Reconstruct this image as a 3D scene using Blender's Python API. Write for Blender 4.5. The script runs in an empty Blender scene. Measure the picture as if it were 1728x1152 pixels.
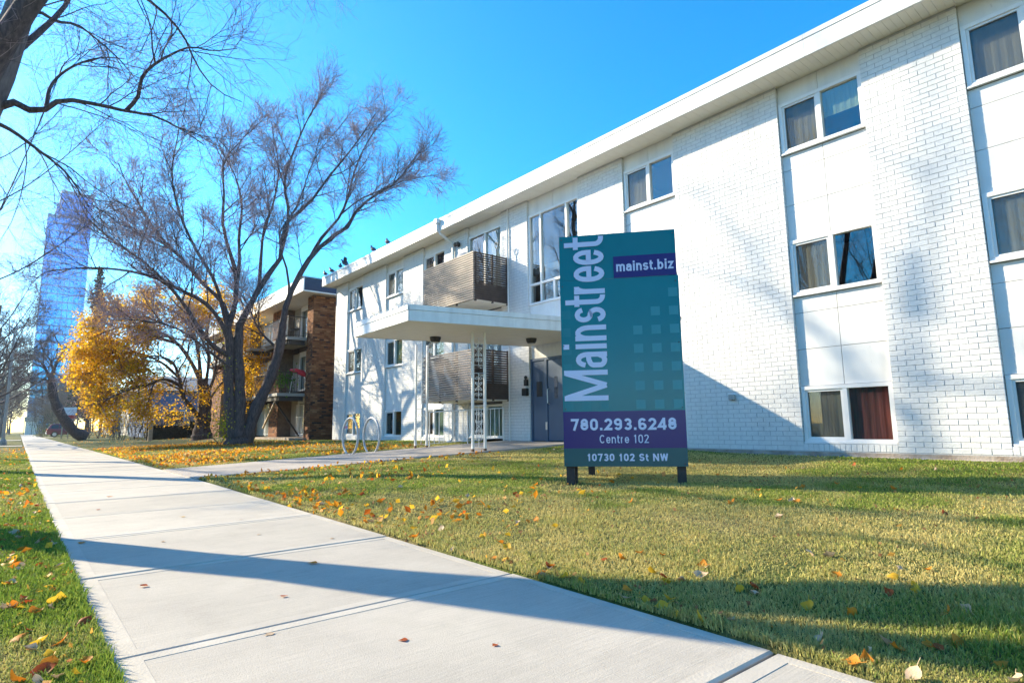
import bpy, math, random
import numpy as np
from mathutils import Vector, Matrix
random.seed(7)
RN = np.random.default_rng(11)
R = math.radians
S = bpy.context.scene
COL = S.collection

# ------------------------------------------------------------------ camera, sky, sun, exposure
H = 0.88                                   # camera height over the sidewalk
YAW, PITCH, ROLL, FPX = R(39.716), R(8.093), R(-0.710), 993.35
_f = np.array([math.sin(YAW)*math.cos(PITCH), math.cos(YAW)*math.cos(PITCH), math.sin(PITCH)])
_r0 = np.array([math.cos(YAW), -math.sin(YAW), 0.0]); _u0 = np.cross(_r0, _f)
_r = _r0*math.cos(ROLL)+_u0*math.sin(ROLL); _u = -_r0*math.sin(ROLL)+_u0*math.cos(ROLL)
cam = bpy.data.cameras.new('camera'); co = bpy.data.objects.new('camera', cam); COL.objects.link(co)
cam.sensor_width = 36; cam.lens = FPX/1728*36; cam.clip_end = 6000; cam.clip_start = 0.05
co.matrix_world = Matrix(((_r[0], _u[0], -_f[0], 0), (_r[1], _u[1], -_f[1], 0), (_r[2], _u[2], -_f[2], H), (0, 0, 0, 1)))
S.camera = co
SUN = np.array([1.0, -2.0, -1.03]); SUN /= np.linalg.norm(SUN)
ELEV = math.asin(-SUN[2]); AZ = math.atan2(-SUN[0], -SUN[1])     # from +Y, clockwise towards +X
w = bpy.data.worlds.new('World'); S.world = w; w.use_nodes = True
wn = w.node_tree.nodes; wl = w.node_tree.links; wn.clear()
sky = wn.new('ShaderNodeTexSky'); sky.sky_type = 'NISHITA'; sky.sun_disc = False
sky.sun_elevation = ELEV; sky.sun_rotation = AZ; sky.altitude = 600; sky.air_density = 1.0; sky.dust_density = 0.4; sky.ozone_density = 2.5
hs = wn.new('ShaderNodeHueSaturation'); hs.inputs['Saturation'].default_value = 1.72; hs.inputs['Hue'].default_value = 0.497
bg = wn.new('ShaderNodeBackground'); bg.inputs[1].default_value = 0.125
wo = wn.new('ShaderNodeOutputWorld')
wl.new(sky.outputs[0], hs.inputs['Color']); wl.new(hs.outputs[0], bg.inputs[0]); wl.new(bg.outputs[0], wo.inputs[0])
sl = bpy.data.lights.new('sun', 'SUN'); sl.energy = 4.0; sl.angle = R(0.5); sl.color = (1.0, 0.86, 0.61)
so = bpy.data.objects.new('sun', sl); COL.objects.link(so)
so.rotation_euler = Vector(SUN).to_track_quat('-Z', 'Y').to_euler(); so.location = (-20, 40, 30)
S.view_settings.view_transform = 'Standard'; S.view_settings.look = 'None'
S.view_settings.exposure = 1.72; S.view_settings.gamma = 1; S.view_settings.use_curve_mapping = False
S.cycles.max_bounces = 8; S.cycles.transparent_max_bounces = 12; S.cycles.volume_bounces = 0

# ------------------------------------------------------------------ helpers
def ray(u, v):
    return (u-864)*_r+(576-v)*_u+FPX*_f
def at(u, v, Y):                            # the point of the place seen at (u, v), Y metres up the street
    d = ray(u, v); t = Y/d[1]; return np.array([d[0]*t, Y, d[2]*t+H])

ORIG = {}
def tag(o, label=None, cat=None, group=None, kind=None):
    if label: o['label'] = label
    if cat: o['category'] = cat
    if group: o['group'] = group
    if kind: o['kind'] = kind
    return o
def thing(name, label, cat, loc=(0, 0, 0), rz=0, group=None, local=False):
    o = bpy.data.objects.new(name, None); COL.objects.link(o)
    o.location = loc; o.rotation_euler = (0, 0, rz); o.empty_display_size = 0.3
    ORIG[o] = (0, 0, 0) if local else tuple(loc)
    return tag(o, label, cat, group)
def link(name, me, parent=None, loc=None):
    o = bpy.data.objects.new(name, me); COL.objects.link(o)
    if parent: o.parent = parent; ORIG[o] = ORIG[parent]
    else: ORIG[o] = (0, 0, 0)
    if loc is not None: o.location = loc
    return o
def npmesh(name, V, F, mat, parent=None, cols=None, smooth=False, midx=None, recenter=True):
    V = np.asarray(V, np.float32).reshape(-1, 3); F = np.asarray(F, np.int32)
    if parent is not None and recenter: V = V-np.array(ORIG[parent], np.float32)
    k = F.shape[1]; n = len(F)
    me = bpy.data.meshes.new(name)
    me.vertices.add(len(V)); me.vertices.foreach_set('co', V.ravel())
    me.loops.add(n*k); me.loops.foreach_set('vertex_index', F.ravel())
    me.polygons.add(n); me.polygons.foreach_set('loop_start', np.arange(0, n*k, k, dtype=np.int32))
    me.polygons.foreach_set('loop_total', np.full(n, k, np.int32))
    for m in (mat if isinstance(mat, (list, tuple)) else [mat]): me.materials.append(m)
    if midx is not None: me.polygons.foreach_set('material_index', np.asarray(midx, np.int32))
    me.polygons.foreach_set('use_smooth', np.full(n, bool(smooth)))
    if cols is not None:
        a = me.color_attributes.new('tint', 'FLOAT_COLOR', 'POINT')
        c4 = np.ones((len(V), 4), np.float32); c4[:, :3] = cols; a.data.foreach_set('color', c4.ravel())
    me.update(calc_edges=True)
    return link(name, me, parent)
class MB:
    def __init__(s): s.v = []; s.f = []; s.m = []
    def add(s, vs, fs, mi=0):
        b = len(s.v); s.v += [tuple(map(float, q)) for q in vs]; s.f += [tuple(b+i for i in q) for q in fs]; s.m += [mi]*len(fs); return s
    def box(s, x0, x1, y0, y1, z0, z1, mi=0):
        return s.add([(x0, y0, z0), (x1, y0, z0), (x1, y1, z0), (x0, y1, z0), (x0, y0, z1), (x1, y0, z1), (x1, y1, z1), (x0, y1, z1)],
              [(0, 3, 2, 1), (4, 5, 6, 7), (0, 1, 5, 4), (1, 2, 6, 5), (2, 3, 7, 6), (3, 0, 4, 7)], mi)
    def quad(s, a, b, c, d, mi=0): return s.add([a, b, c, d], [(0, 1, 2, 3)], mi)
    def prism(s, poly, z0, z1, mi=0):       # poly counter-clockwise in plan
        n = len(poly)
        vs = [(x, y, z0) for x, y in poly]+[(x, y, z1) for x, y in poly]
        return s.add(vs, [tuple(range(n-1, -1, -1)), tuple(range(n, 2*n))]+[(i, (i+1) % n, n+(i+1) % n, n+i) for i in range(n)], mi)
    def tube(s, pts, r, n=6, mi=0, caps=True):
        pts = [Vector(q) for q in pts]; rs = r if isinstance(r, (list, tuple)) else [r]*len(pts)
        b = len(s.v); up = None
        for i, q in enumerate(pts):
            t = (pts[min(i+1, len(pts)-1)]-pts[max(i-1, 0)]).normalized()
            if up is None:
                up = t.cross(Vector((0, 0, 1)) if abs(t.z) < .9 else Vector((1, 0, 0))).normalized()
            up = (up-t*up.dot(t)).normalized(); w_ = t.cross(up)
            for k in range(n):
                a = 2*math.pi*(k+.5)/n; s.v.append(tuple(q+(up*math.cos(a)+w_*math.sin(a))*rs[i]))
        for i in range(len(pts)-1):
            for k in range(n):
                k2 = (k+1) % n; s.f.append((b+i*n+k, b+i*n+k2, b+(i+1)*n+k2, b+(i+1)*n+k)); s.m.append(mi)
        if caps:
            s.f.append(tuple(b+k for k in range(n-1, -1, -1))); s.m.append(mi)
            e = b+(len(pts)-1)*n; s.f.append(tuple(e+k for k in range(n))); s.m.append(mi)
        return s
    def lathe(s, c, prof, n=10, mi=0):      # prof: (radius, height)
        b = len(s.v); m = len(prof)
        for rr, hh in prof:
            for k in range(n):
                a = 2*math.pi*k/n; s.v.append((c[0]+rr*math.cos(a), c[1]+rr*math.sin(a), c[2]+hh))
        for i in range(m-1):
            for k in range(n):
                k2 = (k+1) % n; s.f.append((b+i*n+k, b+i*n+k2, b+(i+1)*n+k2, b+(i+1)*n+k)); s.m.append(mi)
        s.f.append(tuple(b+k for k in range(n-1, -1, -1))); s.m.append(mi)
        s.f.append(tuple(b+(m-1)*n+k for k in range(n))); s.m.append(mi)
        return s
    def build(s, name, mats, parent=None, smooth=False, bevel=0, kind=None, label=None):
        o_ = ORIG[parent] if parent is not None else (0, 0, 0)
        me = bpy.data.meshes.new(name)
        me.from_pydata([(x-o_[0], y-o_[1], z-o_[2]) for x, y, z in s.v], [], s.f)
        for m in (mats if isinstance(mats, (list, tuple)) else [mats]): me.materials.append(m)
        me.polygons.foreach_set('material_index', s.m)
        if smooth: me.polygons.foreach_set('use_smooth', [True]*len(s.f))
        me.update()
        o = link(name, me, parent)
        if bevel:
            md = o.modifiers.new('bevel', 'BEVEL'); md.width = bevel; md.segments = 2; md.limit_method = 'ANGLE'
        if kind: o['kind'] = kind
        if label: o['label'] = label
        return o
def smoothstep(a, b, x):
    t = np.clip((np.asarray(x, float)-a)/(b-a), 0, 1); return t*t*(3-2*t)
def noise2(x, y, seed=0, oct=4):            # cheap value-like noise from sines, about 0..1
    g = np.random.default_rng(seed); out = np.zeros_like(np.asarray(x, float)); amp = 1; tot = 0
    for o in range(oct):
        for k in range(3):
            a = g.uniform(0, 2*math.pi); fr = 2**o*g.uniform(.7, 1.4)
            out = out+amp*np.sin((x*math.cos(a)+y*math.sin(a))*fr+g.uniform(0, 6.28)+1.3*np.sin((x*math.sin(a)-y*math.cos(a))*fr*.7+k))
            tot += amp
        amp *= .6
    return .5+.5*out/tot*1.8

# ------------------------------------------------------------------ materials
def mat(name, c, rough=.7, c2=None, scale=8, bump=0, bscale=60, metal=0, spec=.5, stretch=None, detail=6, lo=.35, hi=.65, coat=0):
    m = bpy.data.materials.new(name); m.use_nodes = True; nt = m.node_tree; nd = nt.nodes; lk = nt.links
    b = nd['Principled BSDF']; b.inputs['Base Color'].default_value = (*c, 1); b.inputs['Roughness'].default_value = rough
    b.inputs['Metallic'].default_value = metal; b.inputs['Specular IOR Level'].default_value = spec; b.inputs['Coat Weight'].default_value = coat
    if c2 is not None or bump:
        tc = nd.new('ShaderNodeTexCoord'); mp = nd.new('ShaderNodeMapping'); lk.new(tc.outputs['Object'], mp.inputs[0])
        if stretch: mp.inputs['Scale'].default_value = stretch
    if c2 is not None:
        n = nd.new('ShaderNodeTexNoise'); n.inputs['Scale'].default_value = scale; n.inputs['Detail'].default_value = detail; lk.new(mp.outputs[0], n.inputs[0])
        r_ = nd.new('ShaderNodeValToRGB'); r_.color_ramp.elements[0].position = lo; r_.color_ramp.elements[1].position = hi
        r_.color_ramp.elements[0].color = (*c, 1); r_.color_ramp.elements[1].color = (*c2, 1)
        lk.new(n.outputs[0], r_.inputs[0]); lk.new(r_.outputs[0], b.inputs['Base Color'])
    if bump:
        n2 = nd.new('ShaderNodeTexNoise'); n2.inputs['Scale'].default_value = bscale; n2.inputs['Detail'].default_value = 5; lk.new(mp.outputs[0], n2.inputs[0])
        bp = nd.new('ShaderNodeBump'); bp.inputs['Strength'].default_value = bump; bp.inputs['Distance'].default_value = .02
        lk.new(n2.outputs[0], bp.inputs['Height']); lk.new(bp.outputs[0], b.inputs['Normal'])
    return m
def tintmat(name, rough=.8, trans=0, spec=.2, bump=0):
    m = bpy.data.materials.new(name); m.use_nodes = True; nt = m.node_tree; nd = nt.nodes; lk = nt.links
    b = nd['Principled BSDF']; b.inputs['Roughness'].default_value = rough; b.inputs['Specular IOR Level'].default_value = spec
    a = nd.new('ShaderNodeVertexColor'); a.layer_name = 'tint'; lk.new(a.outputs[0], b.inputs['Base Color'])
    if bump:
        tc = nd.new('ShaderNodeTexCoord'); n2 = nd.new('ShaderNodeTexNoise'); n2.inputs['Scale'].default_value = 40; lk.new(tc.outputs['Object'], n2.inputs[0])
        bp = nd.new('ShaderNodeBump'); bp.inputs['Strength'].default_value = bump; lk.new(n2.outputs[0], bp.inputs['Height']); lk.new(bp.outputs[0], b.inputs['Normal'])
    if trans:
        t = nd.new('ShaderNodeBsdfTranslucent'); lk.new(a.outputs[0], t.inputs[0])
        mx = nd.new('ShaderNodeMixShader'); mx.inputs[0].default_value = trans
        lk.new(b.outputs[0], mx.inputs[1]); lk.new(t.outputs[0], mx.inputs[2]); lk.new(mx.outputs[0], nd['Material Output'].inputs[0])
    return m
def leafmat(name, c, c2, trans=.35):
    m = mat(name, c, .6, c2, 25, spec=.25); nt = m.node_tree; nd = nt.nodes; lk = nt.links; b = nd['Principled BSDF']
    t = nd.new('ShaderNodeBsdfTranslucent'); t.inputs[0].default_value = (*c, 1)
    mx = nd.new('ShaderNodeMixShader'); mx.inputs[0].default_value = trans
    lk.new(b.outputs[0], mx.inputs[1]); lk.new(t.outputs[0], mx.inputs[2]); lk.new(mx.outputs[0], nd['Material Output'].inputs[0])
    return m
def glassmat(name, ior=1.9, tint=(.9, .95, .95), wav=.0):
    m = bpy.data.materials.new(name); m.use_nodes = True; nt = m.node_tree; nd = nt.nodes; lk = nt.links
    nd.remove(nd['Principled BSDF'])
    fr = nd.new('ShaderNodeFresnel'); fr.inputs[0].default_value = ior
    tr = nd.new('ShaderNodeBsdfTransparent'); tr.inputs[0].default_value = (*tint, 1)
    gl = nd.new('ShaderNodeBsdfGlossy'); gl.inputs['Roughness'].default_value = .01
    mx = nd.new('ShaderNodeMixShader'); ge = nd.new('ShaderNodeNewGeometry'); iv = nd.new('ShaderNodeMath'); iv.operation = 'SUBTRACT'; iv.inputs[0].default_value = 1; lk.new(ge.outputs['Backfacing'], iv.inputs[1])
    ml = nd.new('ShaderNodeMath'); ml.operation = 'MULTIPLY'; lk.new(fr.outputs[0], ml.inputs[0]); lk.new(iv.outputs[0], ml.inputs[1]); lk.new(ml.outputs[0], mx.inputs[0]); lk.new(tr.outputs[0], mx.inputs[1]); lk.new(gl.outputs[0], mx.inputs[2])
    lk.new(mx.outputs[0], nd['Material Output'].inputs[0])
    if wav:
        tc = nd.new('ShaderNodeTexCoord'); n2 = nd.new('ShaderNodeTexNoise'); n2.inputs['Scale'].default_value = 1.3; n2.inputs['Detail'].default_value = 1; lk.new(tc.outputs['Object'], n2.inputs[0])
        bp = nd.new('ShaderNodeBump'); bp.inputs['Strength'].default_value = wav; bp.inputs['Distance'].default_value = .05
        lk.new(n2.outputs[0], bp.inputs['Height']); lk.new(bp.outputs[0], gl.inputs['Normal'])
    return m
M = {}
M['brick'] = mat('painted_white_brick', (.75, .745, .73), .55, (.69, .685, .68), 14, bump=.25, bscale=45)
def streak(m, dk=.86):
    nt = m.node_tree; nd = nt.nodes; lk = nt.links; b = nd['Principled BSDF']; src = b.inputs['Base Color'].links[0].from_socket
    ge = nd.new('ShaderNodeNewGeometry'); prev = src
    for sv, lo, hi, d_ in (((5, 5, .35), .30, .55, dk), ((1.1, 1.1, 1.1), .28, .52, .93), ((16, 16, 9), .68, .8, -.80)):
        mp = nd.new('ShaderNodeMapping'); mp.inputs['Scale'].default_value = sv; lk.new(ge.outputs['Position'], mp.inputs[0])
        n = nd.new('ShaderNodeTexNoise'); n.inputs['Scale'].default_value = 1; n.inputs['Detail'].default_value = 6; lk.new(mp.outputs[0], n.inputs[0])
        mr = nd.new('ShaderNodeMapRange'); mr.inputs[1].default_value = lo; mr.inputs[2].default_value = hi; mr.inputs[3].default_value = d_ if d_ > 0 else 1; mr.inputs[4].default_value = 1 if d_ > 0 else -d_; lk.new(n.outputs[0], mr.inputs[0])
        mu = nd.new('ShaderNodeMix'); mu.data_type = 'RGBA'; mu.blend_type = 'MULTIPLY'; mu.inputs[0].default_value = 1; lk.new(prev, mu.inputs[6]); lk.new(mr.outputs[0], mu.inputs[7]); prev = mu.outputs[2]
    lk.new(prev, b.inputs['Base Color'])
streak(M['brick'], .92)
M['mortar'] = mat('shade_grey_mortar', (.47, .47, .48), .8, (.53, .53, .54), 9, bump=.3)  # white painted joints; the shade of their recess is put into this grey
M['panel'] = mat('white_wall_panel', (.78, .77, .75), .5, (.71, .70, .69), 3, lo=.3, hi=.8)
M['white'] = mat('white_paint', (.80, .80, .79), .45, (.74, .74, .73), 6)
streak(M['panel'], .90); streak(M['white'], .85)
M['vinyl'] = mat('white_vinyl_frame', (.78, .77, .76), .35)
M['cream'] = mat('cream_soffit', (.86, .81, .72), .5, (.82, .77, .68), 4)
M['gap'] = mat('shadow_gap_dark', (.16, .16, .16), .9)
M['found'] = mat('foundation_concrete', (.27, .21, .165), .9, (.42, .36, .31), 5, bump=.5, bscale=30)
M['roof'] = mat('roofing', (.25, .25, .25), .9)
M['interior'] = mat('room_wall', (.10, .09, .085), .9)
M['glass'] = glassmat('window_glass', 2.6, wav=.04)
M['tinted'] = glassmat('dark_glass', 2.2, (.5, .55, .6))
M['curtain'] = mat('beige_curtain', (.38, .325, .265), .9, (.34, .29, .24), 6, stretch=(1, 8, .3))  # fold shading is put into these curtain colours as upright bands
M['curtain_w'] = mat('pale_curtain', (.50, .48, .46), .9, (.42, .41, .40), 6, stretch=(1, 8, .3))
M['curtain_g'] = mat('green_curtain', (.16, .20, .13), .9, (.22, .26, .17), 6, stretch=(1, 8, .3))
M['curtain_r'] = mat('red_curtain', (.21, .045, .04), .9, (.11, .025, .022), 5, stretch=(1, 7, .3))
def screenmat():
    m = mat('dark_insect_screen', (.035, .035, .035), .8); nd = m.node_tree.nodes; lk = m.node_tree.links
    t = nd.new('ShaderNodeBsdfTransparent'); x = nd.new('ShaderNodeMixShader'); x.inputs[0].default_value = .20
    lk.new(t.outputs[0], x.inputs[1]); lk.new(nd['Principled BSDF'].outputs[0], x.inputs[2]); lk.new(x.outputs[0], nd['Material Output'].inputs[0]); return m
M['screen'] = screenmat()
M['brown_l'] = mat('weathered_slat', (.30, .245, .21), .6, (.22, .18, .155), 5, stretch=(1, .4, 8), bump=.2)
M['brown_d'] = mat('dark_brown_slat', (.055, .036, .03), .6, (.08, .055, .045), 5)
M['door'] = mat('blue_grey_door', (.075, .115, .19), .38, (.065, .10, .165), 2)
M['steel'] = mat('brushed_steel', (.6, .6, .6), .3, metal=1)
M['galv'] = mat('galvanised_steel', (.50, .51, .53), .4, (.38, .40, .42), 12, metal=.15)
M['rust'] = mat('white_paint_with_rust', (.76, .75, .72), .5, (.70, .68, .64), 7, lo=.5, hi=.9)
M['rustdk'] = mat('rusty_foot', (.14, .08, .05), .9)
M['black'] = mat('black_plastic', (.02, .02, .02), .5)
M['dark'] = mat('dark_metal', (.03, .028, .03), .5)
M['lamp'] = mat('frosted_lamp_glass', (.6, .6, .58), .3)
M['grey'] = mat('grey_box', (.35, .34, .32), .6)
M['red'] = mat('red_plastic', (.62, .03, .04), .4)
M['timber'] = mat('weathered_timber', (.45, .36, .26), .8, (.34, .26, .18), 6)
M['darkwood'] = mat('dark_stained_post', (.028, .020, .022), .6, (.05, .035, .03), 8, bump=.3)
M['bark'] = mat('grey_brown_bark', (.13, .095, .092), .95, (.060, .043, .044), 5, stretch=(5, 5, 1), bump=1.0, bscale=14)
M['bark2'] = mat('pale_bark', (.19, .155, .145), .95, (.10, .08, .08), 6, stretch=(4, 4, 1), bump=.6, bscale=20)
M['twig'] = mat('twig_bark', (.42, .295, .30), .8, (.30, .205, .215), 3)
M['twigfar'] = mat('far_twig_bark', (.20, .14, .12), .9, (.14, .10, .09), 3)
M['asphalt'] = mat('asphalt', (.05, .05, .052), .9, (.07, .07, .07), 20, bump=.4, bscale=200)
M['kerb'] = mat('kerb_concrete', (.42, .40, .37), .9, (.34, .33, .31), 7)
M['navy'] = mat('navy_fascia', (.02, .025, .06), .5)
M['tint'] = tintmat('tinted_surface', .9, bump=.2)
M['leaftint'] = tintmat('leaf_tint', .55, trans=.6)
M['grass'] = tintmat('grass_blades', .7, trans=.35, spec=.15)
M['signteal'] = mat('teal_sign_face', (.000, .165, .195), .2, (.000, .20, .235), 1.2, spec=.5, lo=.3, hi=.7)
M['signdark'] = mat('dark_teal_sign_band', (.005, .095, .115), .25)
M['signsq'] = mat('pale_teal_square', (.035, .265, .305), .25)
M['signsq2'] = mat('faint_teal_square', (.01, .205, .235), .25)
M['signpurple'] = mat('purple_sign_band', (.028, .014, .155), .22)
M['signtext'] = mat('lavender_white_lettering', (.72, .70, .88), .4)
M['house_blue'] = mat('blue_siding', (.10, .15, .27), .7, (.12, .18, .30), 2)
M['hedge'] = mat('hedge_dark', (.02, .022, .02), .95, (.05, .045, .03), 20, bump=1, bscale=30)
M['carpaint'] = mat('dark_red_car_paint', (.22, .008, .02), .25, coat=.6)
M['tyre'] = mat('tyre_rubber', (.015, .015, .015), .8)
M['carglass'] = mat('car_glass', (.02, .025, .03), .08)
M['conifer'] = mat('conifer_needles', (.02, .035, .025), .9)
M['pigeon'] = mat('pigeon_plumage', (.05, .055, .075), .6, (.09, .09, .11), 30)
M['whiteboard'] = mat('white_board', (.78, .76, .76), .5)
M['redboard'] = mat('red_board', (.50, .03, .03), .5)

def concrete(name, axis, c=(.53, .48, .405), c2=(.46, .415, .355)):   # broom-finished: fine ridges across the walk
    m = mat(name, c, .85, c2, 1.6, lo=.3, hi=.75); nt = m.node_tree; nd = nt.nodes; lk = nt.links; b = nd['Principled BSDF']
    tc = nd.new('ShaderNodeTexCoord'); mp = nd.new('ShaderNodeMapping'); lk.new(tc.outputs['Object'], mp.inputs[0])
    mp.inputs['Scale'].default_value = (3, 110, 1) if axis == 'x' else (110, 3, 1)
    mp.inputs['Rotation'].default_value = (0, 0, R(1.5))
    n = nd.new('ShaderNodeTexNoise'); n.inputs['Scale'].default_value = 1; n.inputs['Detail'].default_value = 4; n.inputs['Roughness'].default_value = .65; lk.new(mp.outputs[0], n.inputs[0])
    n3 = nd.new('ShaderNodeTexNoise'); n3.inputs['Scale'].default_value = 160; n3.inputs['Detail'].default_value = 4; lk.new(tc.outputs['Object'], n3.inputs[0])
    ad = nd.new('ShaderNodeMath'); ad.operation = 'ADD'; lk.new(n.outputs[0], ad.inputs[0]); lk.new(n3.outputs[0], ad.inputs[1])
    bp = nd.new('ShaderNodeBump'); bp.inputs['Strength'].default_value = .3; bp.inputs['Distance'].default_value = .006
    lk.new(ad.outputs[0], bp.inputs['Height']); lk.new(bp.outputs[0], b.inputs['Normal'])
    old = b.inputs['Base Color'].links[0].from_socket
    mr = nd.new('ShaderNodeMapRange'); mr.inputs[1].default_value = .7; mr.inputs[2].default_value = 1.4; mr.inputs[3].default_value = .78; mr.inputs[4].default_value = 1.12
    lk.new(ad.outputs[0], mr.inputs[0])
    mu = nd.new('ShaderNodeMix'); mu.data_type = 'RGBA'; mu.blend_type = 'MULTIPLY'; mu.inputs[0].default_value = 1
    lk.new(old, mu.inputs[6]); lk.new(mr.outputs[0], mu.inputs[7]); lk.new(mu.outputs[2], b.inputs['Base Color'])
    return m
def stain(m):
    nt = m.node_tree; nd = nt.nodes; lk = nt.links; b = nd['Principled BSDF']; src = b.inputs['Base Color'].links[0].from_socket
    tc = nd.new('ShaderNodeTexCoord'); prev = src
    for sc, lo, hi, dk in ((.9, .30, .62, .86), (4.5, .28, .5, .90), (22, .66, .78, 1.0)):
        n = nd.new('ShaderNodeTexNoise'); n.inputs['Scale'].default_value = sc; n.inputs['Detail'].default_value = 7; n.inputs['Roughness'].default_value = .65; lk.new(tc.outputs['Object'], n.inputs[0])
        mr = nd.new('ShaderNodeMapRange'); mr.inputs[1].default_value = lo; mr.inputs[2].default_value = hi; mr.inputs[3].default_value = dk; mr.inputs[4].default_value = 1.0 if dk < 1 else .72; lk.new(n.outputs[0], mr.inputs[0])
        mu = nd.new('ShaderNodeMix'); mu.data_type = 'RGBA'; mu.blend_type = 'MULTIPLY'; mu.inputs[0].default_value = 1; lk.new(prev, mu.inputs[6]); lk.new(mr.outputs[0], mu.inputs[7]); prev = mu.outputs[2]
    oi = nd.new('ShaderNodeObjectInfo'); mr = nd.new('ShaderNodeMapRange'); mr.inputs[3].default_value = .92; mr.inputs[4].default_value = 1.05; lk.new(oi.outputs['Random'], mr.inputs[0])
    mu = nd.new('ShaderNodeMix'); mu.data_type = 'RGBA'; mu.blend_type = 'MULTIPLY'; mu.inputs[0].default_value = 1; lk.new(prev, mu.inputs[6]); lk.new(mr.outputs[0], mu.inputs[7])
    lk.new(mu.outputs[2], b.inputs['Base Color']); return m
M['slab'] = stain(concrete('broomed_concrete', 'x'))
M['slabrim'] = stain(mat('trowelled_concrete_edge', (.535, .485, .41), .8, (.475, .43, .365), 5, bump=.15, bscale=80))
M['walk'] = stain(concrete('entry_walk_concrete', 'y', (.46, .41, .36), (.38, .33, .29)))

def groundmat():
    m = bpy.data.materials.new('lawn_soil'); m.use_nodes = True; nt = m.node_tree; nd = nt.nodes; lk = nt.links; b = nd['Principled BSDF']
    b.inputs['Roughness'].default_value = .95; b.inputs['Specular IOR Level'].default_value = .1
    tc = nd.new('ShaderNodeTexCoord')
    def nz(s, d=5):
        n = nd.new('ShaderNodeTexNoise'); n.inputs['Scale'].default_value = s; n.inputs['Detail'].default_value = d; lk.new(tc.outputs['Object'], n.inputs[0]); return n
    def ramp(src, a, b_, c, d):
        r_ = nd.new('ShaderNodeValToRGB'); r_.color_ramp.elements[0].position = a; r_.color_ramp.elements[1].position = b_
        r_.color_ramp.elements[0].color = (*c, 1); r_.color_ramp.elements[1].color = (*d, 1); lk.new(src, r_.inputs[0]); return r_
    def mixc(f, a, b_):
        x = nd.new('ShaderNodeMix'); x.data_type = 'RGBA'; lk.new(f, x.inputs[0]); lk.new(a, x.inputs[6]); lk.new(b_, x.inputs[7]); return x
    g = ramp(nz(40).outputs[0], .3, .7, (.075, .10, .022), (.13, .15, .04))
    st = ramp(nz(30).outputs[0], .3, .7, (.16, .13, .06), (.24, .20, .09))
    k = ramp(nz(.55, 6).outputs[0], .42, .62, (0, 0, 0), (1, 1, 1))
    x1 = mixc(k.outputs[0], g.outputs[0], st.outputs[0])
    lk.new(x1.outputs[2], b.inputs['Base Color'])
    bp = nd.new('ShaderNodeBump'); bp.inputs['Strength'].default_value = 1; bp.inputs['Distance'].default_value = .03
    lk.new(nz(60, 6).outputs[0], bp.inputs['Height']); lk.new(bp.outputs[0], b.inputs['Normal'])
    return m
M['ground'] = groundmat()
M['soil'] = mat('bare_soil', (.15, .09, .06), .95, (.26, .17, .12), 20, bump=1, bscale=60)

# ------------------------------------------------------------------ the ground, sidewalk, entry walk, road
def xl(Y): return .36-.005*np.clip(Y, -5, 12)
def xr(Y): return 2.31+.017*np.clip(Y, -5, 12)+.001*np.clip(np.asarray(Y, float)-12, 0, 60)
def gz(X, Y):                               # height of the lawn
    X = np.asarray(X, float); Y = np.asarray(Y, float)
    s = .036+.013*smoothstep(5, 10, Y)-.009*smoothstep(18, 26, Y)
    z = s*(np.clip(X, 2.4, 10.5)-2.4)+.008*(np.clip(X, 10.5, 40)-10.5)
    z = z+.016*(noise2(X*.7, Y*.7, 3)-.5)*smoothstep(2.4, 3.2, X)
    z = z+.05*smoothstep(2.5, 4.0, X)*(1-smoothstep(5, 8, X))*(1-smoothstep(8, 11, Y))     # the low mound in front of the sign
    return z+.012
WA, WB, WK = 11.84, 14.95, -.235            # entry walk: near edge, far edge, skew
def wy(Y0, X): return Y0+WK*(X-2.5)
def wz(X): return .005+.055*(np.clip(X, 2.45, 10.6)-2.45)
def on_walk(X, Y, m=0):
    return (X > 2.3) & (X < 10.6) & (Y > WA+WK*(X-2.5)-m) & (Y < WB+WK*(X-2.5)+m)
def sheet(name, xs, ys, mt, hf=None):
    XX, YY = np.meshgrid(xs, ys, indexing='ij'); Z = hf(XX, YY)
    V = np.stack([XX, YY, Z], -1).reshape(-1, 3); ny = len(ys)
    i = np.arange(len(xs)-1)[:, None]*ny+np.arange(ny-1)[None]
    F = np.stack([i, i+ny, i+ny+1, i+1], -1).reshape(-1, 4)
    return npmesh(name, V, F, mt, smooth=True)
KX = -4.6
def groundh(X, Y):
    z = gz(X, Y)
    sw = (X > xl(Y)-.004) & (X < xr(Y)+.004)
    z = np.where(sw, -.08, z)
    z = np.where(on_walk(X, Y, -.05), np.minimum(z, wz(X)-.08), z)
    z = np.where((X < KX) & (X > -14.2), -.35, z)
    z = np.where((X > 10.9) & (Y < 50) & (Y > -8), np.minimum(z, .2), z)
    return z
xs = np.concatenate([[-640, -300, -100, -40, -20, -14.25, -14.15, -9, KX-.05, KX+.02], np.arange(-4.4, .2, .2), np.arange(.24, .5, .03), [1.3], np.arange(2.1, 2.7, .04), np.arange(2.75, 11, .15), [11.5, 12.5, 14, 17, 20, 30, 40, 80, 200, 400, 640]])
ys = np.concatenate([[-300, -60, -20, -8], np.arange(-5, 20, .2), np.arange(20, 60, 1), np.arange(60, 140, 5), [160, 200, 300, 500, 800]])
g = sheet('ground', xs, ys, M['ground'], groundh); tag(g, kind='structure')

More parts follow.
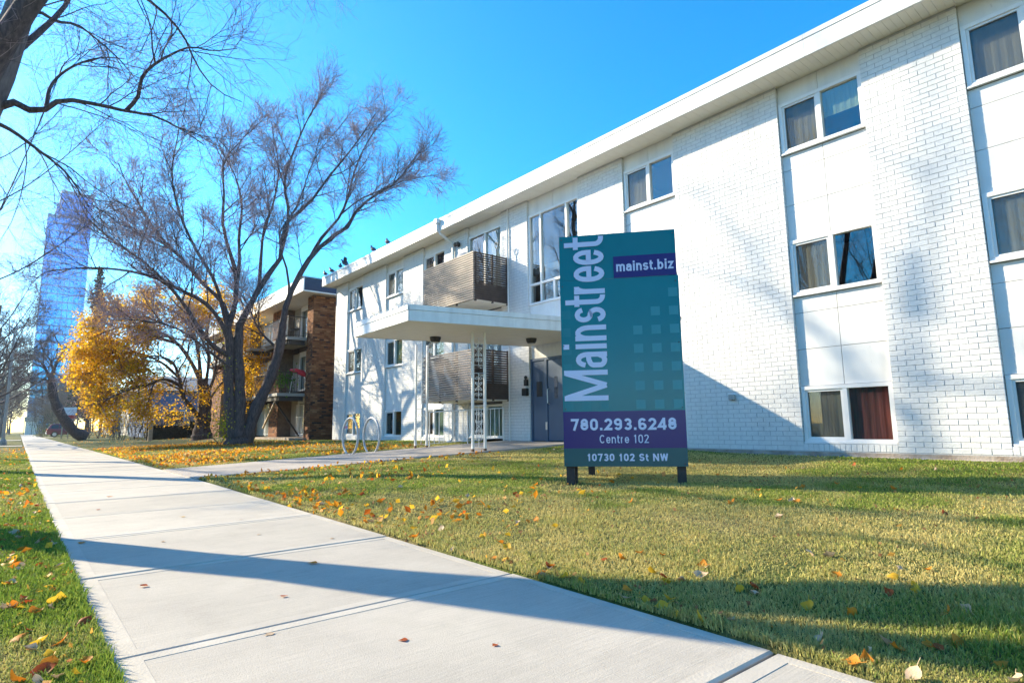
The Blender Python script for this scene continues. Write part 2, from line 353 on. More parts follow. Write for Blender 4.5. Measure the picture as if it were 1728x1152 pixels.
SJ = 1.63; J0 = 2.86                        # joint spacing and the first joint seen
sw = thing('sidewalk', None, None); tag(sw, kind='structure')
def slab_mb(y0, y1, dz):
    m = MB(); gp = .007 if y0 < 7 else .0045; a, b = y0+gp, y1-gp; rim = .095; rj = .075
    def P(fx, y, z): return (float(xl(y))*(1-fx)+float(xr(y))*fx, y, z)
    def X(y, off): return float(xl(y))+off if off >= 0 else float(xr(y))+off
    z = dz; bev = .010
    # outer rim on four sides, the broomed field inside, the sides below
    o = [(X(a, 0), a), (float(xr(a)), a), (float(xr(b)), b), (X(b, 0), b)]
    o2 = [(X(a, 0)+bev, a+bev), (float(xr(a))-bev, a+bev), (float(xr(b))-bev, b-bev), (X(b, 0)+bev, b-bev)]
    i = [(X(a, rim), a+rj), (X(a, -.07), a+rj), (X(b, -.07), b-rj), (X(b, rim), b-rj)]
    m.add([(*q, z-.10) for q in o]+[(*q, z-bev) for q in o]+[(*q, z) for q in o2]+[(*q, z) for q in i]+[(*q, z-.002) for q in i],
          [(0, 1, 5, 4), (1, 2, 6, 5), (2, 3, 7, 6), (3, 0, 4, 7), (4, 5, 9, 8), (5, 6, 10, 9), (6, 7, 11, 10), (7, 4, 8, 11),
           (8, 9, 13, 12), (9, 10, 14, 13), (10, 11, 15, 14), (11, 8, 12, 15), (12, 13, 17, 16), (13, 14, 18, 17), (14, 15, 19, 18), (15, 12, 16, 19)], 1)
    m.add([(*q, z-.002) for q in i], [(0, 1, 2, 3)], 0)
    return m
k = -3
while J0+SJ*k < 75:
    y0 = J0+SJ*k; slab_mb(y0, y0+SJ, random.uniform(-.003, .003)).build('concrete_slab', [M['slab'], M['slabrim']], sw); k += 1
yend = J0+SJ*k
m = MB()
for a in range(8):
    ya, yb = yend+a*14, yend+a*14+13.98
    m.quad((float(xl(ya)), ya, 0), (float(xr(ya)), ya, 0), (float(xr(yb)), yb, 0), (float(xl(yb)), yb, 0))
m.build('far_slabs', M['slab'], sw, kind='stuff')
m = MB(); m.box(.31, 2.5, -2.2, 75, -.12, -.085); m.build('joint_bed', M['soil'], sw)

ew = thing('entry_walk', None, None); tag(ew, kind='structure')
nx = 5; X0w, X1w = 2.47, 10.48
for i in range(nx):
    a = X0w+(X1w-X0w)*i/nx+.006; b = X0w+(X1w-X0w)*(i+1)/nx-.006
    m = MB(); P = [(a, wy(WA, a)), (b, wy(WA, b)), (b, wy(WB, b)), (a, wy(WB, a))]
    m.add([(x, y, float(wz(x))-.1) for x, y in P]+[(x, y, float(wz(x))+.014) for x, y in P], [(4, 5, 6, 7), (0, 1, 5, 4), (1, 2, 6, 5), (2, 3, 7, 6), (3, 0, 4, 7)])
    m.build('concrete_slab', M['walk'], ew)
m = MB(); m.box(KX-.16, KX, -60, 400, -.30, .02); tag(m.build('kerb', M['kerb'], bevel=.02), kind='structure')
m = MB(); m.box(-14.3, -14.14, -60, 400, -.30, .02); tag(m.build('kerb', M['kerb'], bevel=.02), kind='structure')
m = MB(); m.quad((-14.14, -60, -.13), (KX-.16, -60, -.13), (KX-.16, 400, -.13), (-14.14, 400, -.13)); tag(m.build('road', M['asphalt']), kind='structure')
m = MB(); m.quad((KX, 45, .03), (.2, 45, .03), (.2, 47.2, .03), (KX, 47.2, .03)); m.quad((KX, 74, .03), (.2, 74, .03), (.2, 78, .03), (KX, 78, .03))
tag(m.build('boulevard_path', M['slabrim']), kind='structure')
m = MB(); m.add([(2.6, 97, .06), (22, 97, .09), (22, 102.5, .09), (2.6, 102.5, .06)], [(0, 1, 2, 3)]); tag(m.build('driveway', M['slabrim']), kind='structure')

# bare patches of soil: where blades do not grow
SOIL = [(3.15, 1.66, .30, .14), (5.2, 5.5, .4, .16), (4.3, 8.0, .6, .25), (7.0, 26.5, 2.2, 1.6), (9.6, 39, 1.8, 1.3), (5.0, 5.0, .3, .3)]
def soilmask(X, Y):
    s = np.zeros_like(X)
    for cx, cy, a, b in SOIL:
        q = ((X-cx)/a)**2+((Y-cy)/b)**2
        s = np.maximum(s, 1-smoothstep(.5, 1.5, q+.8*(noise2(X*6, Y*6, 5)-.5)))
    return s
m = MB()
for cx, cy, a, b in SOIL[3:5]:
    n = 22; vs = []; c0 = (cx, cy, float(gz(cx, cy))+.006)
    for k in range(n):
        t = 2*math.pi*k/n; f = 1+.22*math.sin(3*t+cx)+.12*math.sin(7*t+cy); x = cx+a*.62*f*math.cos(t); y = cy+b*.62*f*math.sin(t)
        vs.append((x, y, float(gz(x, y))+.004))
    m.add([c0]+vs, [(0, 1+k, 1+(k+1) % n) for k in range(n)])
tag(m.build('bare_soil', M['soil'], smooth=True), kind='stuff')

# the grass: single blades, thinner and denser near the camera
def grass(n, r0, r1, hmul):
    az = RN.uniform(R(-12), R(88), n*3); r = r0*(r1/r0)**RN.random(n*3)
    X = r*np.sin(az); Y = r*np.cos(az)
    ok = (X > KX+.1) & (X < 10.44) & ((X < xl(Y)-.004) | (X > xr(Y)+.004)) & ~on_walk(X, Y, .0)
    sm = soilmask(X, Y); ok &= RN.random(n*3) > sm*.84
    X, Y, r = X[ok][:n], Y[ok][:n], r[ok][:n]; n = len(X)
    Z = gz(X, Y)-.004
    dry = smoothstep(.36, .64, noise2(X*.9+3, Y*.9, 21))*.7+smoothstep(2.6, 4.5, X)*.22+.35*smoothstep(.5, .8, noise2(X*4, Y*4, 22))+RN.normal(0, .2, n)
    dry = np.clip(dry-.35*(X < .4)-.12*smoothstep(8, 10, X), 0, 1)
    h = RN.uniform(.014, .046, n)*(.55+.9*np.clip(noise2(X*5, Y*5, 31), 0, 1))*hmul*(1-.25*dry); ed = np.minimum(np.abs(X-xl(Y)), np.abs(X-xr(Y))); h = h*(1+.7*(ed < .05)*RN.random(n))
    wd = .0012+.00062*r; a = RN.uniform(0, 2*np.pi, n); lean = RN.uniform(.15, 1.0, n)
    ca, sa = np.cos(a), np.sin(a); b = RN.uniform(0, 2*np.pi, n); dx, dy = np.cos(b), np.sin(b)
    V = np.zeros((n, 5, 3), np.float32)
    for j, (fw, fh, fl) in enumerate([(-1, 0, 0), (1, 0, 0), (-.7, .6, .35), (.7, .6, .35), (0, 1, 1)]):
        V[:, j, 0] = X+ca*wd*fw+dx*h*lean*fl*.8; V[:, j, 1] = Y+sa*wd*fw+dy*h*lean*fl*.8; V[:, j, 2] = Z+h*fh*(1-.3*lean*fl)
    gr = np.array([.14, .235, .03]); gr2 = np.array([.28, .34, .055]); st = np.array([.62, .53, .20]); br = np.array([.38, .27, .13])
    t = RN.random((n, 1)); c = gr*(1-t)+gr2*t; d = dry[:, None]; s_ = st*(1-.4*t)+br*.4*t
    c = c*(1-d)+s_*d; c = c*RN.uniform(.75, 1.25, (n, 1))
    C = np.repeat(c[:, None, :], 5, 1).reshape(-1, 3)
    base = np.arange(n)[:, None]*5
    F = np.concatenate([base+np.array([[0, 1, 3]]), base+np.array([[0, 3, 2]]), base+np.array([[2, 3, 4]])], 0)
    o = npmesh('lawn_grass', V, F, M['grass'], cols=C, smooth=False)
    tag(o, 'short green and straw coloured lawn grass beside the sidewalk', 'grass', kind='stuff')
grass(480000, 1.3, 32, 1.0)

# ------------------------------------------------------------------ the white apartment building
X0, XR = 10.5, 10.575
Z0, ZS, ZF = .39, 7.15, 7.53
BL0, BL1 = -5.0, 24.96
apt = thing('apartment_building', 'white painted brick apartment building of three storeys with flat overhanging roof', 'building', (10.5, 10, 0))
BAYS = dict(Z=(-2.3, -.95), A=(.45, 1.94), B=(3.31, 4.76), C=(7.07, 8.495), S=(9.95, 11.93), D=(13.1, 14.8), E=(16.13, 17.5), F=(18.9, 20.25), G=(22.28, 23.75))
edges = [BL0]+[e for k in 'ZABCSDEFG' for e in BAYS[k]]+[BL1]
PILL = [(edges[i], edges[i+1]) for i in range(0, len(edges), 2)]
WZ = [(.52, 1.49), (3.10, 4.13), (5.78, 6.79)]
bricks = []                                 # (y0, y1, z0, z1)
CP, CH, BLN, JT = .083, .0735, .2165, .0095
nc = int((ZS-Z0)/CP)
for (a, b) in PILL:
    for c in range(nc):
        z = Z0+c*CP; n = max(1, round((b-a+JT)/(BLN+JT))); L = (b-a+JT)/n
        cuts = [a+L*k for k in range(n+1)] if c % 2 == 0 else [a]+[a+L*(k+.5) for k in range(n)]+[b+JT]
        for k in range(len(cuts)-1): bricks.append((cuts[k], cuts[k+1]-JT, z, z+CH))
for k in 'ZABCDEFG':
    if k == 'D': continue
    a, b = BAYS[k]; n = round((b-a)/CP); L = (b-a)/n
    for q in range(n): bricks.append((a+L*q+.004, a+L*(q+1)-.004, Z0, .50))
def vis_rank(q):
    c = np.array([X0, (q[0]+q[1])/2, (q[2]+q[3])/2-H]); d = c@_f
    if d < .5: return 1e6
    u = 864+FPX*(c@_r)/d; v = 576-FPX*(c@_u)/d
    if not (10 < u < 1718 and 5 < v < 1147): return 1e5+d
    return np.linalg.norm(c)
bricks.sort(key=vis_rank)
def brickmesh(w_, h_):
    m = MB(); e = .004
    m.add([(0, -w_, -h_), (0, w_, -h_), (0, w_, h_), (0, -w_, h_), (-.0, 0, 0)], [])
    m = MB(); d = .095
    m.add([(d, -w_, -h_), (d, w_, -h_), (d, w_, h_), (d, -w_, h_), (e, -w_, -h_), (e, w_, -h_), (e, w_, h_), (e, -w_, h_),
           (0, -w_+e, -h_+e), (0, w_-e, -h_+e), (0, w_-e, h_-e), (0, -w_+e, h_-e)],
          [(0, 1, 5, 4), (1, 2, 6, 5), (2, 3, 7, 6), (3, 0, 4, 7), (4, 5, 9, 8), (5, 6, 10, 9), (6, 7, 11, 10), (7, 4, 8, 11), (8, 9, 10, 11)])
    return m
def flip(fs): return [tuple(reversed(f)) for f in fs]
cache = {}
for q in bricks[:300]:
    key = (round((q[1]-q[0])/2, 3), round((q[3]-q[2])/2, 3))
    if key not in cache:
        b_ = brickmesh(*key); me = bpy.data.meshes.new('brick'); me.from_pydata(b_.v, [], flip(b_.f)); me.materials.append(M['brick']); cache[key] = me
    link('brick', cache[key], apt, (X0+random.uniform(-.002, .0015)-10.5, (q[0]+q[1])/2-10, (q[2]+q[3])/2))
arr = np.array(bricks[300:]); nb = len(arr)
V = np.zeros((nb, 8, 3)); xo = RN.uniform(-.002, .0015, nb)
for j, (ix, iy, iz) in enumerate([(0, 0, 2), (0, 1, 2), (0, 1, 3), (0, 0, 3), (1, 0, 2), (1, 1, 2), (1, 1, 3), (1, 0, 3)]):
    V[:, j, 0] = X0+xo+ix*.095; V[:, j, 1] = arr[:, iy]; V[:, j, 2] = arr[:, iz]
F = (np.arange(nb)[:, None, None]*8+np.array([(0, 3, 2, 1), (0, 1, 5, 4), (1, 2, 6, 5), (2, 3, 7, 6), (3, 0, 4, 7)])[None]).reshape(-1, 4)
o = npmesh('brickwork', V, F, M['brick'], apt); o['kind'] = 'stuff'
m = MB()                                     # mortar cores of the piers, floors, back wall, end walls
for a, b in PILL: m.box(X0+.0055, X0+.30, a+.006, b-.006, Z0-.02, ZS, 0)
for k in 'ZABCEFG': m.box(X0+.007, X0+.2, BAYS[k][0]-.003, BAYS[k][1]+.003, Z0-.02, .505, 0)
m.build('wall', M['mortar'], apt)
m = MB()
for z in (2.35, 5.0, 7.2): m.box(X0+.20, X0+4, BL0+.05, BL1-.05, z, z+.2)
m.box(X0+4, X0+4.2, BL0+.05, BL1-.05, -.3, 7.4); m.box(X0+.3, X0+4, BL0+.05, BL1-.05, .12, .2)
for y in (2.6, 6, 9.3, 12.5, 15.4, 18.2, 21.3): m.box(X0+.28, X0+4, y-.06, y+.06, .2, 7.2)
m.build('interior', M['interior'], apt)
m = MB(); m.box(X0+.01, X0+14, BL1-.1, BL1, -.3, ZS); m.box(X0+.01, X0+14, BL0, BL0+.1, -.3, ZS); m.build('end_wall', M['brick'], apt)
m = MB(); m.box(X0+.004, X0+.28, BL0, 9.95, -.3, Z0-.018); m.box(X0+.004, X0+.28, 11.93, BL1, -.3, Z0-.018)
m.add([(X0-.30, BL0, -.02), (X0+.004, BL0, -.02), (X0+.004, 9.2, -.02), (X0-.30, 9.2, -.02), (X0-.30, BL0, .19), (X0+.004, BL0, .30), (X0+.004, 9.2, .33), (X0-.30, 9.2, .24)],
      [(4, 5, 6, 7), (0, 4, 7, 3), (3, 7, 6, 2), (0, 1, 5, 4)])
m.build('foundation', M['found'], apt)

def panels(y0, y1, z0, z1, rows, cols=2, gap=.009):
    hs_ = []; s = sum(rows); z = z1
    for r_ in rows:
        h = (z1-z0)*r_/s; z -= h
        for c in range(cols):
            a = y0+(y1-y0)*c/cols; b = y0+(y1-y0)*(c+1)/cols
            m = MB(); m.box(XR, XR+.02, a+gap/2, b-gap/2, z+gap/2, z+h-gap/2); m.build('panel', M['panel'], apt)
def window(y0, y1, z0, z1, cur=('curtain', None), fr=.065, mid=.5, blind=0, sash=True, mul=.075):
    ym = y0+(y1-y0)*mid
    m = MB(); xa, xb = XR-.035, XR+.07
    m.box(xa, xb, y0+.01, y1-.01, z0, z0+fr); m.box(xa, xb, y0+.01, y1-.01, z1-fr, z1)
    m.box(xa, xb, y0+.01, y0+.01+fr, z0+fr, z1-fr); m.box(xa, xb, y1-.01-fr, y1-.01, z0+fr, z1-fr)
    m.box(xa+.005, xb, ym-mul/2, ym+mul/2, z0+fr, z1-fr)
    m.box(xa-.03, xa+.02, y0+.012, y1-.012, z0-.012, z0+.02)          # the sill nosing
    wn_ = m.build('window', M['vinyl'], apt, bevel=.004)
    pr = (y0+.01+fr, ym-mul/2, z0+fr, z1-fr); pl = (ym+mul/2, y1-.01-fr, z0+fr, z1-fr)
    for a, b, c, d in (pr, pl):
        m = MB(); m.box(XR+.022, XR+.028, a, b, c, d); m.build('pane', M['glass'], wn_)
    if sash:
        a, b, c, d = pl; s = .035; m = MB(); xa2, xb2 = XR-.012, XR+.018
        m.box(xa2, xb2, a, b, c, c+s); m.box(xa2, xb2, a, b, d-s, d); m.box(xa2, xb2, a, a+s, c+s, d-s); m.box(xa2, xb2, b-s, b, c+s, d-s)
        m.build('sash', M['vinyl'], wn_)
        m = MB(); m.box(XR-.002, XR, a+s+.001, b-s-.001, c+s+.001, d-s-.001); m.build('insect_screen', M['screen'], wn_)
    def drape(a, b, c, d, key, x, lab=None):
        n = 40; V = []; 
        for k in range(n+1):
            y = a+(b-a)*k/n; xx = x+.004*math.sin(k*.9+z0)+.003*math.sin(k*2.3)
            V += [(xx, y, c), (xx, y, d)]
        npmesh('curtain', V, [(2*k, 2*k+1, 2*k+3, 2*k+2) for k in range(n)], M[key], wn_, smooth=True)
    if cur[0]: drape(pl[0]-.02, pl[1]+.06, z0, z1, cur[0], XR+.052)
    if cur[1]: drape(pr[0]-.06, pr[1]+.02, z0 if not blind else z1-(z1-z0)*blind, z1, cur[1], XR+.055)
    return wn_
CUR = {('A', 0): ('curtain', 'curtain_r'), ('B', 0): ('curtain', 'curtain_r'), ('A', 1): ('curtain', None), ('B', 1): ('curtain', None), ('B', 2): ('curtain', 'curtain_g'), ('A', 2): ('curtain', None),
       ('C', 2): ('curtain', None), ('G', 2): ('curtain', None), ('F', 2): ('curtain', 'curtain_w'), ('G', 1): ('curtain', 'curtain'), ('F', 1): ('curtain', 'curtain_g'), ('G', 0): ('curtain_w', 'curtain'),
       ('F', 0): (None, None), ('E', 2): (None, None), ('E', 1): ('curtain', 'curtain_g'), ('E', 0): (None, 'curtain_g'), ('C', 1): ('curtain', None), ('C', 0): ('curtain', None)}
for k in 'ZABCEFG':
    y0, y1 = BAYS[k]; near = k in 'ZABC'
    for fl in range(3):
        z0, z1 = WZ[fl]; window(y0, y1, z0, z1, CUR.get((k, fl), ('curtain', None)), blind=.55 if (k, fl) == ('B', 2) else 0)
    for fl in range(2): panels(y0, y1, WZ[fl][1]+.004, WZ[fl+1][0]-.016, (.75, 1.7, 1.7) if near else (1,))
    panels(y0, y1, 6.794, ZS, (1,))
BK = []
for k in 'ZABCEFG':
    y0, y1 = BAYS[k]; BK += [(y0-.003, y1+.003, WZ[0][1], WZ[1][0]), (y0-.003, y1+.003, WZ[1][1], WZ[2][0]), (y0-.003, y1+.003, 6.79, ZS)]
y0, y1 = BAYS['D']; BK += [(y0, y1, 6.8, ZS), (y0, y1, 3.95, 4.35), (y0, y1, 1.5, 1.6)]
y0, y1 = BAYS['S']; BK += [(y0, y1, 6.69, ZS), (y0, y1, 2.64, 4.12)]
for a, b, c, d in BK: m = MB(); m.box(XR+.021, XR+.06, a, b, c, d); m.build('panel_backing', M['gap'], apt)
# stair bay: tall window over the canopy
y0, y1 = BAYS['S']; panels(y0, y1, 6.694, ZS, (1,)); panels(y0, y1, 2.645, 4.118, (1.1, 1.5))
fr = .06; z0, zt, z1 = 4.12, 4.66, 6.69; xa, xb = XR-.035, XR+.07
m = MB(); m.box(xa, xb, y0+.01, y1-.01, z0, z0+fr); m.box(xa, xb, y0+.01, y1-.01, z1-fr, z1); m.box(xa, xb, y0+.01, y0+.01+fr, z0+fr, z1-fr); m.box(xa, xb, y1-.01-fr, y1-.01, z0+fr, z1-fr)
m.box(xa+.004, xb, y0+.01+fr, y1-.01-fr, zt, zt+fr)
ups = [y0+.01+fr, y0+.49, y0+1.49, y1-.01-fr]; los = [y0+.01+fr, y0+.49, y0+.98, y0+1.49, y1-.01-fr]
for q in ups[1:-1]: m.box(xa+.006, xb, q-.03, q+.03, zt+fr, z1-fr)
for q in los[1:-1]: m.box(xa+.006, xb, q-.03, q+.03, z0+fr, zt)
sw_ = m.build('stair_window', M['vinyl'], apt, bevel=.004)
for i in range(3): m = MB(); m.box(XR+.022, XR+.028, ups[i]+.03*(i > 0), ups[i+1]-.03*(i < 2), zt+fr, z1-fr); m.build('pane', M['glass'], sw_)
for i in range(4): m = MB(); m.box(XR+.022, XR+.028, los[i]+.03*(i > 0), los[i+1]-.03*(i < 3), z0+fr, zt); m.build('pane', M['glass'], sw_)
# balcony bay: sliding doors behind the balconies, a window at the bottom
y0, y1 = BAYS['D']; panels(y0, y1, 6.804, ZS, (1,)); panels(y0, y1, 3.95, 4.28, (1,)); window(y0, y1, .52, 1.49, (None, 'curtain_g'))
for z0, z1 in ((1.78, 3.95), (4.46, 6.80)):
    m = MB(); fr = .06; ym = (y0+y1)/2
    m.box(xa, xb, y0+.01, y1-.01, z0, z0+fr); m.box(xa, xb, y0+.01, y1-.01, z1-fr, z1); m.box(xa, xb, y0+.01, y0+.01+fr, z0+fr, z1-fr); m.box(xa, xb, y1-.01-fr, y1-.01, z0+fr, z1-fr); m.box(xa+.005, xb, ym-.035, ym+.035, z0+fr, z1-fr)
    sd = m.build('sliding_door', M['vinyl'], apt)
    for a, b in ((y0+.07, ym-.035), (ym+.035, y1-.07)): m = MB(); m.box(XR+.022, XR+.028, a, b, z0+fr, z1-fr); m.build('pane', M['glass'], sd)
    m = MB(); m.box(XR+.001, XR+.02, ym+.036, ym+.10, z0+fr, z1-fr); m.build('door_stile', M['dark'], sd)
    n = 30; V = []
    for k in range(n+1): y = y0+.05+(ym-y0)*k/n; V += [(XR+.06+.012*math.sin(k*2), y, z0), (XR+.06+.012*math.sin(k*2), y, z1)]
    npmesh('curtain', V, [(2*k, 2*k+1, 2*k+3, 2*k+2) for k in range(n)], M['curtain_w'], sd)

# eaves and roof
m = MB(); m.box(X0-.53, X0+14, BL0-.2, BL1+.22, 7.22, 7.46); m.build('roof', M['roof'], apt)
m = MB(); yy = BL0-.2; k = 0
while yy < BL1+.22:
    m.box(X0-.53, X0+.31, yy+.002, min(yy+.1065, BL1+.22), ZS+.002*(k % 2), ZS+.03); yy += .108; k += 1
o = m.build('soffit_boards', M['cream'], apt, kind='stuff')
m = MB(); m.box(X0-.52, X0+.31, BL0-.2, BL1+.22, ZS+.031, 7.22); m.build('soffit_backing', M['cream'], apt)
yy = BL0-.2; k = 0
while yy < BL1+.2:
    y2 = min(yy+3.05, BL1+.24)
    m = MB(); m.box(X0-.57, X0-.53, yy, y2-.003, ZS-.03, 7.44); m.box(X0-.585, X0-.40, yy, y2-.003, 7.44, ZF); m.build('fascia', M['white'], apt, bevel=.006); yy = y2; k += 1
m = MB(); m.box(X0-.57, X0+14, BL1+.22, BL1+.26, ZS-.03, ZF); m.build('fascia', M['white'], apt)
# downspouts
m = MB(); m.tube([(X0-.62, 15.60, 7.42), (X0-.62, 15.60, 7.16), (X0-.50, 15.58, 7.02), (X0-.10, 15.53, 6.80), (X0-.055, 15.53, 6.66), (X0-.055, 15.53, .55), (X0-.12, 15.53, .42), (X0-.30, 15.53, .36)], .045, 8)
m.box(X0-.70, X0-.56, 15.52, 15.68, 7.36, 7.50); d = m.build('downspout', M['white'], apt, smooth=False)
for z in (5.9, 3.6, 1.4): m = MB(); m.box(X0-.108, X0-.002, 15.475, 15.585, z, z+.035); m.build('bracket', M['steel'], d)
m = MB(); m.tube([(X0-.035, 12.74, 7.14), (X0-.035, 12.74, .45)], .022, 6); m.build('conduit', M['white'], apt)
# floodlight and meter box
m = MB(); m.box(X0-.03, X0, 15.2, 15.3, 6.62, 6.74); m.lathe((X0-.10, 15.20, 6.62), [(.03, 0), (.055, .03), (.06, .09), (.04, .13)], 8); m.lathe((X0-.10, 15.33, 6.62), [(.03, 0), (.055, .03), (.06, .09), (.04, .13)], 8); m.build('floodlight', M['dark'], apt)
m = MB(); m.box(X0-.07, X0-.004, 5.97, 6.08, 1.31, 1.41); m.build('wall_box', M['grey'], apt, bevel=.006)
m = MB(); m.box(X0-.08, X0-.004, 11.96, 12.07, 1.93, 2.10); m.lathe((X0-.06, 12.01, 2.1), [(.02, 0), (.045, .03), (.045, .08), (.01, .1)], 8); m.build('intercom', M['black'], apt)
m = MB(); m.box(X0-.12, X0-.004, 11.95, 12.12, 1.66, 1.86); m.build('mailbox', M['black'], apt, bevel=.01)

# entrance doors
y0, y1 = BAYS['S']; zb, zt = .455, 2.64; ym = 11.33
m = MB(); m.box(XR-.03, XR+.06, y0, y1, zt-.06, zt); m.box(XR-.03, XR+.06, y1-.06, y1, zb, zt-.06); m.box(XR-.03, XR+.06, y0, y0+.06, zb, zt-.06); m.box(XR-.03, XR+.06, ym-.04, ym+.04, zb, zt-.06)
dr = m.build('door_frame', M['door'], apt)
m = MB(); m.box(XR-.005, XR+.04, ym+.045, y1-.065, zb+.02, zt-.065); m.build('side_panel', M['door'], dr)
m = MB(); m.box(XR-.005, XR+.04, y0+.065, ym-.045, zb+.02, zt-.065); d = m.build('entrance_door', M['door'], apt, bevel=.004)
m = MB(); m.box(XR-.009, XR-.004, ym-.42, ym-.30, 1.55, 2.12); m.build('door_glass', M['tinted'], d)
m = MB(); m.tube([(XR-.005, ym-.10, 1.42), (XR-.07, ym-.10, 1.44), (XR-.07, ym-.10, 1.80), (XR-.005, ym-.10, 1.82)], .014, 8); m.build('handle', M['steel'], d)
m = MB(); m.box(XR-.012, XR-.004, ym+.16, ym+.38, 1.62, 2.02); m.build('intercom_panel', M['dark'], dr)
m = MB(); m.box(XR-.035, XR-.028, ym-.035, ym+.035, zb+.3, zb+.5); m.build('strike_plate', M['steel'], dr)
m = MB(); m.box(X0-.02, X0+.3, y0-.02, y1+.02, .2, zb-.003); m.build('threshold', M['found'], apt)
m = MB(); m.box(XR+.06, XR+.12, y0, y1, zb, zt); m.build('door_backing', M['gap'], apt)

# canopy on skewed sides, four tube posts with scrollwork
CA, CB, CC, CD = (5.84, 10.25), (10.49, 9.15), (10.49, 11.85), (5.93, 12.95)
cz0, cz1, cz2 = 2.98, 3.20, 3.31
can = MB(); can.prism([CA, CB, CC, CD], cz0+.05, cz1+.05); can = can.build('canopy', M['white'], apt)
def ln(a, b, t): return (a[0]+(b[0]-a[0])*t, a[1]+(b[1]-a[1])*t)
def fasc(a, b, z0, z1, th, n, nm):
    dx, dy = b[0]-a[0], b[1]-a[1]; L = math.hypot(dx, dy); nx_, ny_ = dy/L, -dx/L
    for k in range(n):
        p, q = ln(a, b, k/n), ln(a, b, (k+1)/n-.003/L)
        m = MB(); m.prism([(p[0]+nx_*th, p[1]+ny_*th), (q[0]+nx_*th, q[1]+ny_*th), (q[0], q[1]), (p[0], p[1])], z0, z1); m.build(nm, M['white'], can)
for a, b, n in ((CA, CB, 2), (CD, CA, 2), (CC, CD, 2)):
    fasc(a, b, cz0, cz1, .02, n, 'fascia_panel')
    fasc(a, b, cz1+.004, cz2, .035, {2: 3}[n], 'cap_flashing')
for k in range(10):                          # standing seams on the street side
    p = ln(CD, CA, (k+.5)/10); m = MB(); m.box(p[0]-.045, p[0]+.30, p[1]-.006, p[1]+.006, cz2-.02, cz2+.035); m.build('seam', M['white'], can)
m = MB(); n = 24
for k in range(n):
    t0, t1 = k/n+.0015, (k+1)/n-.0015
    a, b, c, d = ln(CA, CD, t0), ln(CB, CC, t0), ln(CB, CC, t1), ln(CA, CD, t1); zz = cz0+.012
    m.add([(*a, zz), (*b, zz), (*c, zz), (*d, zz), (*a, zz+.03), (*b, zz+.03), (*c, zz+.03), (*d, zz+.03)], [(3, 2, 1, 0), (0, 1, 5, 4), (1, 2, 6, 5), (2, 3, 7, 6), (3, 0, 4, 7)])
m.build('soffit_board', M['cream'], can, kind='stuff')
for (fx, fy) in ((7.5, 11.9), (9.55, 10.75)):
    m = MB(); m.lathe((fx, fy, cz0-.115), [(.05, 0), (.10, .015), (.125, .06), (.135, .11), (.135, .126)], 14); l_ = m.build('ceiling_light', M['dark'], can, smooth=False)
    m = MB(); m.lathe((fx, fy, cz0-.135), [(.03, 0), (.08, .01), (.09, .021)], 12); m.build('lamp_glass', M['lamp'], l_)
def spiral(cx, cz, r, s, turns=1.35, n=12, flipz=1):
    out = []
    for k in range(n+1):
        t = k/n; a = t*turns*2*math.pi; rr = r*(1-.75*t)
        out.append((cx+s*rr*math.cos(a)*1.0, cz+flipz*rr*math.sin(a)))
    return out
def post(P, Q, zb, foot=True):              # P, Q: the two tubes in plan
    m = MB(); h = .025
    for (x, y) in (P, Q): m.box(x-h, x+h, y-h, y+h, zb+.07, cz0+.05)
    po = m.build('canopy_post', M['rust'], apt)
    for (x, y) in (P, Q): m = MB(); m.box(x-h-.001, x+h+.001, y-h-.001, y+h+.001, zb-.05, zb+.069); m.build('rusty_foot', M['rustdk'], po)
    dx, dy = Q[0]-P[0], Q[1]-P[1]; L = math.hypot(dx, dy); dx /= L; dy /= L; cx, cy = (P[0]+Q[0])/2, (P[1]+Q[1])/2
    def w3(u, z): return (cx+dx*u, cy+dy*u, z)
    def rods(zz):
        mm = MB()
        for z in zz: mm.tube([w3(-L/2+h, z), w3(L/2-h, z)], .007, 4)
        return mm
    zz = [zb+.10, zb+1.02, zb+1.16, zb+1.75, zb+1.93, cz0-.12]
    m = rods(zz)
    for a, b in ((0, 1), (2, 3), (4, 5)): m.tube([w3(0, zz[a]), w3(0, zz[b])], .007, 4)
    m.build('cross_rod', M['white'], po)
    for a, b in ((0, 1), (2, 3), (4, 5)):
        za, zc = zz[a], zz[b]; hh = zc-za
        for s in (-1, 1):
            for (zc_, r_, fz) in ((za+hh*.18, .045, 1), (za+hh*.40, .04, -1), (za+hh*.60, .04, 1), (za+hh*.82, .045, -1)):
                m = MB(); pts = [w3(s*.048+u-s*0, z) for u, z in spiral(0, zc_, r_, s, flipz=fz)]; m.tube(pts, .0055, 4); m.build('scroll', M['white'], po)
            m = MB(); m.tube([w3(s*.008, za+hh*.5+q*hh*.14) if False else w3(s*(.01+.075*abs(math.sin(q*1.5))), za+hh*.5+q*hh*.17) for q in (-1, -.6, -.2, 0, .2, .6, 1)], .0055, 4); m.build('scroll', M['white'], po)
post((7.96, 13.57), (8.26, 13.50), float(wz(8.1)))
post((7.77, 10.76), (8.06, 10.69), float(wz(7.9)))

